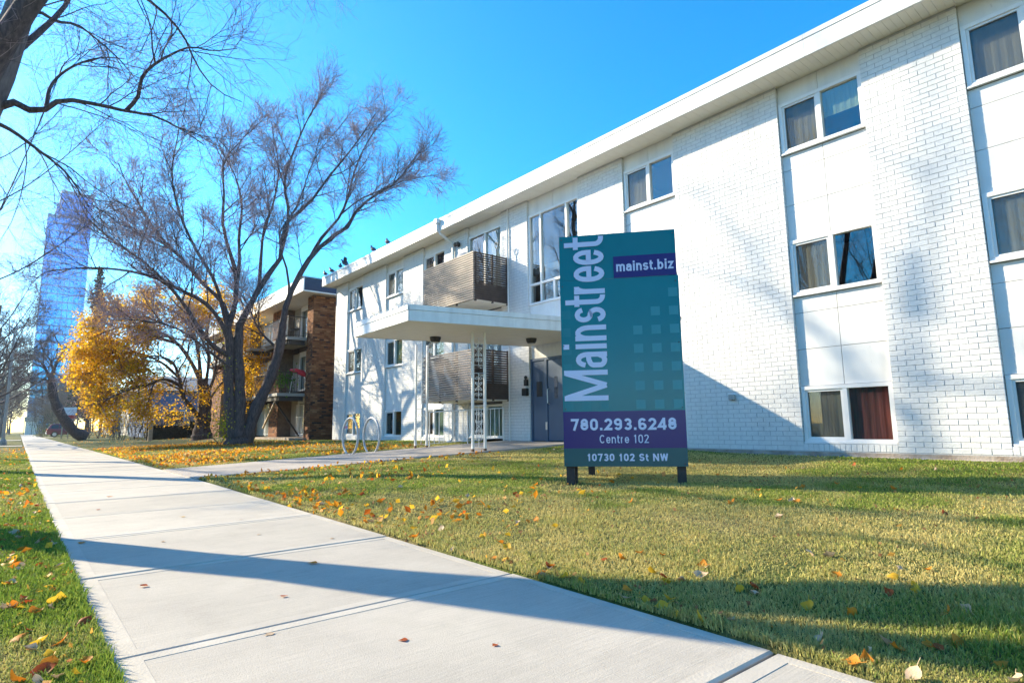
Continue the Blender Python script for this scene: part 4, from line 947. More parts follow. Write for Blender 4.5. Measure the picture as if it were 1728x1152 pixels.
# the great bare tree between the two buildings
rg = np.random.default_rng(5)
b0 = at(400, 750, 27)
bt = thing('bare_tree', 'great bare tree with several dark stems on the lawn before the brick building', 'tree', tuple(b0))
trunk = Tubes(); limbs = []
def limb(path, Y0, dY, r0, r1, S=16, n=7, name='limb', tb=None, parent=None, col='bark', keep=True, lst=None):
    P, r = spline(px(path, Y0, dY) if len(path[0]) == 2 else path, np.linspace(r0, r1, len(path)), S+2*keep)
    if keep: P, r = P[:S], r[:S]; r = r*.70
    r = r*(1+.10*np.sin(np.arange(S)*1.7+r0*40))
    if tb is not None: tb.add(P[None], r[None], n)
    else:
        t_ = Tubes(); t_.add(P[None], r[None], n); t_.mesh(name, M[col], parent)
    if keep: (limbs if lst is None else lst).append((P, r))
limb([(398, 757), (396, 740), (390, 700), (386, 640), (388, 590), (384, 553)], 27, 0, .27, .17, n=9, tb=trunk, keep=False)
limb([(402, 757), (404, 740), (405, 700), (404, 640), (402, 590), (404, 545)], 26.8, .2, .28, .18, n=9, tb=trunk, keep=False)
limb([(400, 758), (400, 748), (399, 735)], 26.9, 0, .66, .42, S=8, n=11, tb=trunk, keep=False)
limb([(412, 757), (416, 742), (430, 695), (453, 645), (470, 595), (477, 545)], 27, -.6, .30, .19, n=8, tb=trunk, keep=False)
trunk.mesh('trunk', M['bark'], bt)
K = dict(parent=bt)
limb([(388, 585), (375, 548), (345, 510), (310, 492), (260, 468), (208, 456), (160, 452), (100, 455), (20, 470)], 27, -2.2, .15, .012, **K)
limb([(386, 600), (361, 585), (340, 560), (315, 520), (292, 490), (240, 440), (180, 398), (135, 355), (105, 325)], 27, -2.4, .16, .012, **K)
limb([(385, 553), (378, 515), (340, 476), (312, 442), (271, 400), (235, 345), (205, 290), (190, 235)], 27, 2, .15, .012, **K)
limb([(384, 553), (392, 530), (399, 497), (396, 452), (385, 417), (376, 380), (378, 330), (378, 274), (417, 226), (444, 170)], 27, 1.2, .19, .012, **K)
limb([(396, 500), (404, 440), (403, 400), (408, 350), (398, 300), (372, 250), (350, 190)], 27, 2.5, .13, .012, **K)
limb([(404, 548), (418, 522), (437, 487), (455, 460), (472, 438), (479, 382), (521, 344), (552, 302), (597, 247), (632, 195), (655, 150)], 27, -.6, .22, .012, **K)
limb([(472, 438), (487, 360), (480, 310), (498, 250), (520, 200), (548, 150), (560, 120)], 27, 1.6, .12, .012, **K)
limb([(437, 487), (440, 440), (445, 390), (462, 340), (470, 280), (460, 220), (455, 170)], 27, 2.2, .12, .012, **K)
limb([(477, 548), (484, 510), (500, 474), (524, 434), (560, 400), (587, 382), (600, 358), (640, 325), (667, 309), (694, 274), (725, 240), (765, 222)], 26.4, -2.2, .21, .012, **K)
limb([(520, 440), (540, 405), (576, 361), (587, 333), (598, 290), (620, 240), (660, 190), (690, 165)], 26.2, .5, .12, .012, **K)
limb([(576, 361), (610, 335), (640, 322), (680, 300), (720, 298), (750, 285)], 26.0, -1.5, .06, .010, **K)
limb([(470, 590), (440, 560), (420, 520), (400, 480)], 27, .8, .09, .02, S=16, **K)
limb([(478, 540), (488, 500), (485, 460), (470, 400), (500, 350), (530, 270), (585, 200), (620, 150)], 26.5, 1.0, .09, .012, **K)
limb([(388, 620), (350, 590), (310, 560), (280, 548), (230, 540), (180, 545)], 26.6, -2, .08, .010, **K)
limb([(385, 560), (360, 470), (330, 420), (300, 350), (290, 290), (300, 230), (310, 170)], 27, -1.2, .12, .012, **K)
limb([(340, 476), (300, 430), (260, 402), (215, 380), (180, 350)], 27, 1.5, .07, .010, **K)
br, tw = Tubes(), Tubes()
tips = crown([br, br, tw, tw], limbs, [dict(m=14, t0=.22, ang=(R(25), R(62)), up=.22, L=2.1, r=.030, S=7, wob=.10, trop=.07, n=4),
       dict(m=9, t0=.2, ang=(R(25), R(55)), up=.12, L=1.1, r=.013, S=5, wob=.14, trop=.04, n=3),
       dict(m=8, t0=.15, ang=(R(20), R(55)), up=.05, L=.75, r=.0095, S=4, wob=.16, n=3, rmin=.008),
       dict(m=1, t0=.3, ang=(R(20), R(45)), up=.05, L=.40, r=.008, S=3, wob=.12, n=3, rmin=.007)], rg)
br.mesh('branches', M['bark'], bt)['kind'] = 'stuff'; tw.mesh('twigs', M['twig'], bt, smooth=False)['kind'] = 'stuff'
n = 110; c = at(385, 660, 26.5); P = c+rg.normal(0, 1, (n, 3))*np.array([.35, .35, 1.5]); P = np.concatenate([P, at(372, 712, 26.4)+rg.normal(0, 1, (160, 3))*np.array([.22, .22, .35])])
C = np.array([.42, .42, .03])*rg.uniform(.5, 1.2, (len(P), 1)); leafcloud('last_leaves', P, .085, C, bt)['kind'] = 'stuff'

# the yellow leaved tree behind it
y0 = at(341, 738, 33)
yt = thing('yellow_leaved_tree', 'low spreading tree with golden autumn leaves beyond the great bare tree', 'tree', tuple(y0)); yl = []; trunk = Tubes()
limb([(341, 741), (341, 725), (344, 700), (346, 670), (340, 640)], 33, 0, .44, .25, n=9, tb=trunk, keep=False)
limb([(341, 741), (340, 730)], 33, 0, .55, .42, S=5, n=9, tb=trunk, keep=False)
trunk.mesh('trunk', M['bark'], yt)
K = dict(parent=yt, lst=yl)
limb([(342, 712), (325, 690), (308, 668), (303, 640), (290, 610), (262, 600), (225, 610)], 33, -1.5, .20, .02, **K)
limb([(303, 650), (280, 640), (250, 648), (210, 660), (170, 680), (150, 690)], 32.5, -2.5, .12, .015, **K)
limb([(346, 672), (360, 640), (368, 600), (390, 570), (420, 560)], 33, 1, .14, .015, **K)
limb([(340, 645), (322, 610), (300, 580), (270, 560), (220, 550), (165, 565), (120, 590)], 33, -1, .16, .015, **K)
limb([(338, 640), (335, 600), (325, 560), (300, 530), (270, 515), (240, 505)], 33, 2, .15, .015, **K)
limb([(345, 660), (352, 610), (350, 560), (360, 520), (380, 495)], 33, 1.5, .13, .015, **K)
limb([(305, 640), (270, 610), (225, 595), (180, 610), (140, 640), (118, 650)], 33, 1.5, .10, .015, **K)
limb([(300, 580), (250, 570), (200, 590), (150, 630), (130, 670)], 33, .5, .09, .012, **K)
limb([(342, 690), (380, 640), (410, 620), (430, 650), (440, 680)], 33, 2.0, .08, .012, **K)
br, tw = Tubes(), Tubes()
tips = crown([br, br, tw], yl, [dict(m=14, t0=.22, ang=(R(25), R(65)), up=.15, L=1.9, r=.045, S=6, wob=.14, trop=-.02, n=4),
       dict(m=9, t0=.2, ang=(R(25), R(60)), up=0, L=.95, r=.016, S=5, wob=.16, trop=-.06, n=3),
       dict(m=5, t0=.15, ang=(R(20), R(55)), up=-.1, L=.5, r=.009, S=4, wob=.15, trop=-.06, n=3, rmin=.007)], rg)
br.mesh('branches', M['bark'], yt)['kind'] = 'stuff'; tw.mesh('twigs', M['twig'], yt, smooth=False)['kind'] = 'stuff'
tp = tips[:, 1:].reshape(-1, 3); vis = tp-np.array([0, 0, H]); zc = vis@_f; u = 864+FPX*(vis@_r)/zc; v = 576-FPX*(vis@_u)/zc
bare = 1-smoothstep(.55, 1.25, ((u-325)/85)**2+((v-600)/62)**2)
dens = np.clip((1-.97*bare)*(.25+1.1*noise2(tp[:, 0]*1.3+tp[:, 1], tp[:, 2]*1.6, 9))*smoothstep(0, 25, u-100-np.maximum(0, v-640)*.75)*(1-.45*smoothstep(380, 440, u)), 0, 1)
k = rg.random(len(tp)) < dens; P = tp[k]; P = np.concatenate([P]+[P+rg.normal(0, q, P.shape) for q in (.08, .13, .18)])
CL = [(180, 590, 80, 62, 2600, 1), (265, 540, 105, 45, 3400, 1), (350, 520, 65, 36, 1800, 1), (200, 650, 62, 48, 2000, 1), (250, 700, 55, 22, 500, .6), (320, 700, 75, 26, 1000, .7), (415, 560, 45, 45, 1100, .8), (425, 650, 28, 60, 900, .8), (140, 590, 50, 34, 1300, 1), (300, 650, 60, 40, 500, .5)]
for cu, cv, ru, rv, n_, q in CL:
    n_ = int(n_*1.35); w3 = unit(rg.normal(size=(n_, 3)))*rg.random((n_, 1))**.45; pts = np.array([at(cu+ru*a, cv+rv*b, 33+2.2*c_) for a, b, c_ in w3]); nn = noise2(pts[:, 0]*2.2+pts[:, 1]*1.3, pts[:, 2]*2.6, 12)
    P = np.concatenate([P, pts[rg.random(n_) < np.clip((nn-.27)*2.2*q, 0, .9)]])
t = rg.random((len(P), 1)); C = np.array([.86, .60, .03])*(1-t)+np.array([.84, .40, .02])*t; C = C*rg.uniform(.5, 1.15, (len(P), 1)); C[rg.random(len(P)) < .10] *= np.array([.55, .55, 1.2])
leafcloud('foliage', P, .098, C, yt)['kind'] = 'stuff'

# boulevard trees: the near one leans over the sidewalk from beyond the left edge
def big_tree(name, label, base, guide, levels, rg, group, trunks):
    t = thing(name, label, 'tree', tuple(base), group=group); ls = []; tr = Tubes()
    for P_, r0, r1 in trunks:
        P, r = spline(P_, np.linspace(r0, r1, len(P_)), 14); tr.add(P[None], (r*(1+.06*np.sin(np.arange(14)*1.3)))[None], 10)
    tr.mesh('trunk', M['bark2'], t)
    for P_, r0, r1 in guide:
        P, r = spline(P_, np.linspace(r0, r1, len(P_)), 16); tt = Tubes(); tt.add(P[None], r[None], 7); tt.mesh('limb', M['bark'], t); ls.append((P, r))
    b_, t_ = Tubes(), Tubes(); crown([b_, b_, t_, t_][:len(levels)], ls, levels, rg)
    b_.mesh('branches', M['bark'], t)['kind'] = 'stuff'; t_.mesh('twigs', M['twig'], t, smooth=False)['kind'] = 'stuff'
    return t
LV = [dict(m=8, t0=.25, ang=(R(25), R(60)), up=.10, L=1.5, r=.0095, S=7, wob=.12, trop=0, n=4),
      dict(m=6, t0=.2, ang=(R(25), R(60)), up=0, L=.80, r=.0055, S=6, wob=.13, trop=-.02, n=3),
      dict(m=5, t0=.15, ang=(R(25), R(60)), up=0, L=.42, r=.0035, S=4, wob=.15, n=3, rmin=.0024),
      dict(m=1, t0=.3, ang=(R(20), R(50)), L=.22, r=.0025, S=3, n=3, rmin=.002)]
b0 = np.array([-1.25, 8.9, .0])
lean = [tuple(b0+np.array([0, 0, -.1])), (-1.25, 8.9, 1.4), (-1.1, 8.95, 3.0), tuple(at(-40, 190, 9)), tuple(at(5, 95, 9.0)), tuple(at(45, -20, 9.0)), tuple(at(80, -160, 9.2)), tuple(at(90, -360, 9.4))]
def A(path, Y0, dY=0): return px(path, Y0, dY)
guide = [(A([(-30, 190), (0, 180), (30, 173), (60, 190), (80, 183), (100, 170), (150, 174), (215, 188), (260, 196), (300, 215), (345, 245)], 9, -.4), .052, .006),
         (A([(213, 187), (232, 165), (240, 130), (262, 108), (290, 92), (320, 80), (360, 86), (400, 82)], 8.75, -.6), .028, .005),
         (A([(78, 182), (84, 150), (100, 128), (140, 105), (180, 97), (212, 100)], 8.85, .5), .024, .005),
         (A([(30, 30), (65, 20), (95, 36), (130, 42), (165, 68), (210, 110), (240, 150)], 9, .8), .026, .004),
         (A([(45, -20), (100, 0), (180, -40), (250, 0), (285, 30), (310, 62), (335, 115), (370, 155), (408, 172)], 9, -.8), .030, .004),
         (A([(45, -60), (120, -140), (250, -160), (400, -120), (480, -90), (520, -45)], 9, -1.2), .04, .003),
         (A([(60, -80), (160, -200), (330, -260), (500, -230), (600, -160), (650, -75)], 9, -1.6), .04, .003),
         (A([(20, 70), (-20, 20), (-90, -60), (-150, -200)], 9, 1.0), .12, .012),
         (A([(10, 100), (60, 60), (110, 10), (150, -90), (240, -330)], 9, 1.6), .05, .008),
         (A([(80, -160), (150, -300), (260, -420), (420, -460)], 9.2, -1.5), .10, .010),
         (A([(90, -300), (20, -480), (-20, -700)], 9.3, .5), .10, .012),
         ([(-1.15, 8.9, 2.3), (-1.0, 8.2, 3.6), (-.6, 7.3, 5.2), (-.2, 6.5, 7.2), (.2, 6.0, 9.0)], .19, .02),
         ([(-1.0, 8.9, 3.6), (-.3, 8.0, 5.6), (.8, 7.2, 7.5), (2.0, 6.6, 9.2)], .16, .02),
         (A([(-30, 200), (10, 215), (60, 250), (110, 290), (150, 350)], 9, .6), .03, .006)]
NG = 'bare trees along the boulevard'
big_tree('boulevard_tree', 'nearest bare boulevard tree leaning over the sidewalk from the left edge', b0, guide, LV, np.random.default_rng(21), NG, [(lean, .30, .08)])
def upright(seed, base, z0, L0, r0, nl=13, dz=.40):
    rg1 = np.random.default_rng(seed); x, y = base[:2]; g1 = []
    for k in range(nl):
        a = 2*math.pi*k*.382+.4; z = z0+dz*k; L_ = L0-.13*k; dx, dy = math.cos(a), math.sin(a); s = .6+.5*rg1.random()
        g1.append(([(x+.1, y, z), (x+.1+dx*L_*.3, y+dy*L_*.3, z+.9*s), (x+.1+dx*L_*.65, y+dy*L_*.65, z+2.4*s), (x+.1+dx*L_, y+dy*L_, z+4.2*s)], r0-.04*r0*k, .008))
    return [([(x, y, -.1), (x, y, 1.5), (x+.1, y, 3.2), (x+.05, y+.1, 5.5), (x+.25, y, 8.5)], .25, .09)], g1, rg1
def lv(a, b, c): return [dict(m=9, t0=.25, ang=(R(25), R(60)), up=.2, L=1.9, r=a, S=7, wob=.12, n=4), dict(m=6, t0=.2, ang=(R(25), R(60)), up=0.05, L=1.1, r=b, S=5, wob=.13, trop=-.02, n=3),
       dict(m=5, t0=.15, ang=(R(25), R(60)), L=.55, r=c, S=4, wob=.15, n=3, rmin=c*.8)]
tr1, g1, r1_ = upright(33, (-1.35, 19.0, 0), 4.2, 3.2, .020, 9)
big_tree('boulevard_tree', 'second bare boulevard tree, its trunk just outside the left edge of view', np.array([-1.35, 19., 0]), g1, lv(.011, .006, .004), r1_, NG, [(tr1[0][0], .25, .09)])
tr1, g1, r1_ = upright(35, (-1.75, 47, 0), 2.6, 3.8, .075)
t1 = big_tree('boulevard_tree', 'bare boulevard tree just before the pale lamp post', np.array([-1.75, 47., 0]), g1, lv(.022, .011, .007), r1_, NG, [(tr1[0][0], .25, .09)])
def tall(seed, base, rz_, label):          # a tall elm standing by the kerb, its limbs kept over the road side
    g_r = np.random.default_rng(seed); x, y = base; g_ = []
    for k in range(13):
        a = 2*math.pi*k*.382+rz_; z = 5.5+.95*k; L_ = 3.4 if math.cos(a) < .2 else 1.7; dx, dy = math.cos(a), math.sin(a)
        g_.append(([(x, y, z), (x+dx*L_*.35, y+dy*L_*.35, z+.9), (x+dx*L_*.7, y+dy*L_*.7, z+2.2), (x+dx*L_, y+dy*L_, z+3.6)], .10-.003*k, .015))
    big_tree('boulevard_tree', label, np.array([x, y, 0.]), g_, [dict(m=8, t0=.25, ang=(R(25), R(60)), up=.2, L=1.5, r=.03, S=6, wob=.12, n=4), dict(m=6, t0=.2, ang=(R(25), R(60)), L=.8, r=.014, S=4, wob=.13, n=3), dict(m=4, t0=.2, ang=(R(25), R(60)), L=.4, r=.007, S=3, n=3, rmin=.005)], g_r, NG, [([(x, y, -.1), (x, y, 3), (x+.15, y, 8), (x, y+.2, 13), (x+.1, y, 18)], .24, .05)])
tall(51, (-3.5, 23.5), .3, 'nearer of two tall bare kerbside trees, throwing its shadow over the lawn')
tall(52, (-3.6, 31.0), 1.4, 'farther of two tall bare kerbside trees, throwing shade on the wall')
MB_ = (M['bark'], M['twig']); M['bark'], M['twig'] = M['twigfar'], M['twigfar']
tr1, g1, r1_ = upright(39, (-1.9, 57.5, 0), 2.6, 4.4, .10, 15, .38)
t2 = big_tree('boulevard_tree', 'bare boulevard tree just past the pale lamp post', np.array([-1.9, 57.5, 0]), g1, lv(.045, .028, .019), r1_, NG, [(tr1[0][0], .25, .09)])
M['bark'], M['twig'] = MB_
def dup(root, loc, rz, sc, label, group=None):
    r = root.copy(); COL.objects.link(r); r.location = loc; r.rotation_euler = (0, 0, rz); r.scale = (sc, sc, sc); r['label'] = label
    if group: r['group'] = group
    for ch in list(root.children):
        c = ch.copy(); COL.objects.link(c); c.parent = r
        for g_ in ch.children: d = g_.copy(); COL.objects.link(d); d.parent = c
    return r
ROW = [(-1.4, -4.5, 2.6, 1.0, 'bare boulevard tree behind the viewpoint'), (-1.5, 1.0, 5.6, .8, 'bare boulevard tree just left of the viewpoint, throwing shade on the lawn')]
for x, y, rz, sc, lb in ROW: dup(t1, (x, y, 0), rz, sc, lb)
ROW2 = [(-2.0, 74, 2.1, .95, 'bare boulevard tree between lamp post and red car'), (-2.1, 92, 5.2, 1.05, 'bare boulevard tree level with the red car'), (-2.2, 118, .7, 1.0, 'bare boulevard tree second from the street end'), (-2.3, 150, 3.7, 1.1, 'farthest bare boulevard tree near the street end')]
for x, y, rz, sc, lb in ROW2: dup(t2, (x, y, 0), rz, sc, lb)
RB = [(6.5, 118, 1.0, .8, 'bare brownish tree beyond the red car'), (5.6, 140, 2.2, .85, 'bare tree at the sidewalk beyond the red car'), (10.5, 122, 4.0, 1.0, 'taller bare tree behind the leaning trunk'), (5.2, 165, 5.0, 1.1, 'far bare tree right of the street end'), (16, 150, .4, 1.2, 'far bare tree behind the golden tree'), (24, 140, 3.3, 1.2, 'far bare tree left of the blue house')]
for x, y, rz, sc, lb in RB: dup(t2, (x, y, 0), rz, sc, lb, 'bare trees in the yards down the street')
for i in range(26):
    x = (-5.5, 6.0, -8, 9, 13, -3.2, 5.2, 18, -12, 24)[i % 10]+random.uniform(-1.2, 1.2); y = 168+4.2*i+random.uniform(-2, 2)
    if abs(x-3) < 2.2: x += 5
    dup(t2, (x, y, 0), random.uniform(0, 6.28), random.uniform(.9, 1.25), 'one of the bare trees massed at the hazy far end of the street', 'bare trees massed at the far end of the street')
OP = [(-16, 3, 1, 1.05), (-16.5, 12, 3, 1.1), (-17, 22, 5, 1.0), (-16.5, 34, 2, 1.1), (-17, 50, 4, 1.0)]
for i, (x, y, rz, sc) in enumerate(OP): dup(t1, (x, y, 0), rz, sc, 'bare tree on the far side of the road, reflected in the windows', 'bare trees across the road')

# the leaning tree by the car, the spruce
lt0 = at(136, 738, 62)
lt = thing('leaning_tree', 'dark tree whose trunk leans left over the sidewalk before the red car', 'tree', tuple(lt0)); ll = []; trunk = Tubes()
limb([(146, 737), (130, 731), (112, 712), (98, 690), (89, 665), (86, 640)], 62, -.5, .46, .30, n=8, tb=trunk, keep=False); trunk.mesh('trunk', M['bark'], lt)
K = dict(parent=lt, lst=ll)
limb([(87, 650), (76, 640), (60, 646), (42, 640), (25, 632)], 61.5, -1, .16, .03, **K)
limb([(86, 645), (78, 625), (70, 612), (50, 600), (35, 590)], 61.5, 1, .20, .03, **K)
limb([(86, 645), (92, 620), (100, 605), (106, 590), (96, 575), (90, 555)], 61.5, 0, .22, .03, **K)
limb([(90, 635), (86, 610), (72, 590), (66, 560)], 61.5, 1.5, .14, .03, **K)
br, tw = Tubes(), Tubes()
tips = crown([br, tw, tw], ll, [dict(m=8, t0=.25, ang=(R(25), R(60)), up=.25, L=2.2, r=.06, S=6, wob=.14, n=4), dict(m=6, t0=.2, ang=(R(25), R(60)), L=1.2, r=.025, S=5, wob=.15, n=3, rmin=.014), dict(m=5, t0=.2, ang=(R(20), R(60)), L=.6, r=.014, S=4, n=3, rmin=.011)], rg)
br.mesh('branches', M['bark'], lt)['kind'] = 'stuff'; tw.mesh('twigs', M['twigfar'], lt, smooth=False)['kind'] = 'stuff'
sp0 = at(146, 728, 95); sp0[2] = .3
spr = thing('spruce_tree', 'dark spruce whose top rises above the golden tree beside the tower', 'tree', tuple(sp0))
tb = Tubes(); tb.add(np.array([[sp0, sp0+np.array([0, 0, 9]), sp0+np.array([.1, 0, 22.5])]]), np.array([[.3, .18, .02]]), 6); tb.mesh('trunk', M['bark'], spr)
Ps = []
for z in np.arange(3, 22.3, .32):
    Rr = 3.0*(1-(z/22.6))**.85+.12; nb_ = 9
    for k in range(nb_):
        a = rg.uniform(0, 6.28); L_ = Rr*rg.uniform(.6, 1.15); s_ = np.linspace(.1, 1, max(3, int(L_*7)))
        Ps.append(np.stack([sp0[0]+math.cos(a)*L_*s_, sp0[1]+math.sin(a)*L_*s_, sp0[2]+z-.35*L_*s_*s_+.06*rg.normal(size=len(s_))], -1))
P = np.concatenate(Ps); leafcloud('needles', P, .42, np.array([.022, .035, .03])*rg.uniform(.6, 1.4, (len(P), 1)), spr, flat=.5)['kind'] = 'stuff'

# ------------------------------------------------------------------ down the street: car, signs, lamp post, shrubs, houses
cp = at(78, 735, 89.5); CXs, CYs, CZs = 2.75, 98.6, .10
car = thing('parked_car', 'dark red sport utility car parked across the driveway behind the leaning tree', 'car', (CXs, CYs, CZs))
side = [(0, .55), (.02, .95), (.10, 1.05), (.30, 1.52), (.55, 1.68), (1.6, 1.70), (2.35, 1.60), (3.15, 1.10), (4.25, .95), (4.55, .75), (4.6, .45), (4.45, .30), (.10, .32)]
def ext(poly, y0, y1, inset=0):
    m = MB(); n = len(poly)
    def ins(z): return .16*max(0, min(1, (z-.95)/.7))
    vs = [(CXs+x, CYs+y0+ins(z), CZs+z) for x, z in poly]+[(CXs+x, CYs+y1-ins(z), CZs+z) for x, z in poly]
    return m.add(vs, [tuple(range(n)), tuple(range(2*n-1, n-1, -1))]+[(i, n+i, n+(i+1) % n, (i+1) % n) for i in range(n)])
ext(side, 0, 1.85).build('body', M['carpaint'], car, bevel=.04)
for a, b in ((.42, 1.25), (1.31, 2.15), (2.2, 2.75)):
    z1 = 1.58 if a < 2 else 1.45; m = MB(); yy0 = CYs+.025; yy1 = CYs+.125
    m.add([(CXs+a, yy0, CZs+1.10), (CXs+b+.1*(a > 2), yy0, CZs+1.10), (CXs+b-.25*(a > 2), yy1, CZs+z1), (CXs+a+.12*(a < .5), yy1, CZs+z1)], [(0, 1, 2, 3)]); m.build('side_window', M['carglass'], car)
m = MB(); m.add([(CXs+.105, CYs+.2, CZs+1.1), (CXs+.105, CYs+1.65, CZs+1.1), (CXs+.285, CYs+1.55, CZs+1.5), (CXs+.285, CYs+.3, CZs+1.5)], [(3, 2, 1, 0)]); m.build('rear_window', M['carglass'], car)
for x in (.85, 3.7):
    for y in (.06, 1.6):
        m = MB(); c = (CXs+x, CYs+y, CZs+.34); n = 16
        vs = [(c[0]+.35*math.cos(2*math.pi*k/n), c[1]-.07+yy, c[2]+.35*math.sin(2*math.pi*k/n)) for yy in (0, .22) for k in range(n)]
        m.add(vs, [tuple(range(n)), tuple(range(2*n-1, n-1, -1))]+[(k, n+k, n+(k+1) % n, (k+1) % n) for k in range(n)]); wh = m.build('wheel', M['tyre'], car)
        m = MB(); m.add([(c[0]+.22*math.cos(2*math.pi*k/n), c[1]-.075, c[2]+.22*math.sin(2*math.pi*k/n)) for k in range(n)], [tuple(range(n))]); m.build('rim', M['steel'], wh)
for y in (.06, 1.55): m = MB(); m.box(CXs-.02, CXs+.07, CYs+y, CYs+y+.24, CZs+.82, CZs+1.05); m.build('tail_light', M['red'], car)
m = MB(); m.box(CXs-.06, CXs+.2, CYs+.05, CYs+1.8, CZs+.42, CZs+.60); m.build('bumper', M['whiteboard'], car, bevel=.03)
m = MB(); m.box(CXs-.005, CXs+.005, CYs+.65, CYs+1.2, CZs+.72, CZs+.84); m.build('licence_plate', M['whiteboard'], car)

q = at(118, 728, 72)
t = thing('estate_sign', 'white and red notice board on posts behind the leaning tree', 'sign', (6.3, 76, .2))
z0 = at(118, 706, 76)[2]; z1 = at(118, 687, 76)[2]; zm = at(118, 700, 76)[2]; xa_, xb_ = at(103, 700, 76)[0], at(129, 700, 76)[0]
m = MB(); m.box(xa_, xb_, 76, 76.05, zm, z1); m.build('board', M['whiteboard'], t); m = MB(); m.box((xa_+xb_)/2-.1, xb_, 75.99, 76.04, z0, zm-.003); m.build('red_board', M['redboard'], t)
for x in (xa_+.15, xb_-.6): m = MB(); m.box(x, x+.08, 76.06, 76.14, 0, z1); m.build('post', M['timber'], t)
ps = at(254, 732, 44); zt = at(254, 682, 44)[2]; zb_ = at(254, 713, 44)[2]
t = thing('notice_post', 'narrow white and red upright sign on a wooden post by the low dark hedge', 'sign', (ps[0], 44, .2))
m = MB(); m.box(ps[0]-.12, ps[0]+.12, 44, 44.12, .0, zb_); m.build('post', M['timber'], t)
m = MB(); m.box(ps[0]-.13, ps[0]+.13, 43.97, 44.10, zb_+.003, zt); m.build('panel', M['whiteboard'], t)
for k in range(6): m = MB(); z = zt-.15-.17*k; m.box(ps[0]-.05, ps[0]+.06, 43.962, 43.969, z-.10, z); m.build('red_mark', M['redboard'], t)
t = thing('street_lamp', 'pale tapered lamp post at the boulevard edge far left', 'lamp post', (-.75, 50, 0))
m = MB(); m.tube([(-.75, 50, 0), (-.75, 50, 3), (-.75, 50, 7.6)], [.11, .09, .06], 8); m.lathe((-.75, 50, 0), [(.2, 0), (.2, .25), (.12, .4)], 8); m.build('pole', M['kerb'], t)
m = MB(); m.tube([(-.75, 50, 7.5), (-1.4, 50, 8.0), (-2.4, 50, 8.1)], .04, 6); m.build('arm', M['kerb'], t); m = MB(); m.box(-3.0, -2.3, 49.88, 50.12, 8.02, 8.18); m.build('lamp_head', M['grey'], t)

def bush(name, label, cx, cy, rx, ry, h, n, col, leaf=0, group='shrubs in the yards down the street', lcol=(.3, .2, .05)):
    z = float(gz(cx, cy)); t = thing(name, label, 'shrub', (cx, cy, z), group=group)
    p = np.stack([cx+rg.uniform(-rx, rx, n), cy+rg.uniform(-ry, ry, n), np.full(n, z-.05)], -1); d = unit(np.stack([rg.normal(0, .25, n), rg.normal(0, .25, n), np.ones(n)], -1))
    P = grow(p, d, h*rg.uniform(.5, 1.1, n), 6, .12, .02, rg); tb = Tubes(); r = np.full(n, .022)[:, None]*np.linspace(1, .4, 6)[None]; tb.add(P, r, 4); tb.mesh('stems', M[col], t)['kind'] = 'stuff'
    tb = Tubes(); crown([tb, tb], [(P[i], r[i]) for i in range(n)], [dict(m=5, t0=.3, ang=(R(25), R(60)), up=.2, L=h*.35, r=.012, S=4, n=3, rmin=.008), dict(m=4, t0=.2, ang=(R(25), R(60)), L=h*.18, r=.008, S=3, n=3, rmin=.007)], rg); tb.mesh('twigs', M['twigfar'], t, smooth=False)['kind'] = 'stuff'
    if leaf: Q = np.array([cx, cy, z+h*.5])+rg.normal(0, 1, (leaf, 3))*np.array([rx*.7, ry*.7, h*.25]); Q[:, 2] = np.maximum(Q[:, 2], z+.1); leafcloud('leaves', Q, .12, np.array(lcol)*rg.uniform(.5, 1.4, (leaf, 1)), t)['kind'] = 'stuff'
bush('shrub', 'bare thicket of upright stems just right of the leaning trunk', 7.0, 54, 1.6, 1.5, 2.1, 40, 'bark', 120)
bush('shrub', 'bare grey shrub left of the narrow white sign post', 9.6, 52, 1.6, 1.5, 2.3, 40, 'bark2', 160, lcol=(.12, .14, .05))
bush('shrub', 'leafy rust coloured shrub behind the leaning trunk', 6.0, 68, 1.3, 1.5, 2.6, 26, 'bark', 500, lcol=(.32, .16, .04))
bush('shrub', 'green yellow shrub beside the red car', 3.9, 108, 1.6, 1.2, 1.9, 20, 'bark', 700, lcol=(.20, .24, .05))
bush('shrub', 'young yellow green sapling at the foot of the great bare tree', 7.0, 27.6, .35, .35, 1.3, 7, 'bark', 130, lcol=(.5, .5, .04))
bush('shrub', 'dark evergreen shrub beyond the red car', 3.6, 116, 1.6, 1.5, 4.5, 24, 'bark', 1500, lcol=(.03, .05, .03))
for i, (x0_, x1_, yy, h_, lb) in enumerate([(6.7, 9.2, 47.5, .85, 'low dark clipped hedge left of the golden tree trunk'), (9.3, 12.3, 47.5, 1.15, 'slightly taller dark hedge behind the golden tree trunk')]):
    t = thing('hedge', lb, 'hedge', ((x0_+x1_)/2, yy, .3), group='dark hedges by the brick building')
    m = MB(); m.box(x0_, x1_, yy-.3, yy+.3, .15, .3+h_); m.build('core', M['hedge'], t)
    n = 2600; P = np.stack([rg.uniform(x0_-.05, x1_+.05, n), yy+rg.choice([-1, 1], n)*rg.uniform(.25, .36, n), rg.uniform(.2, .34+h_, n)], -1); leafcloud('leaves', P, .07, np.array([.03, .03, .02])*rg.uniform(.5, 1.6, (n, 1)), t)['kind'] = 'stuff'

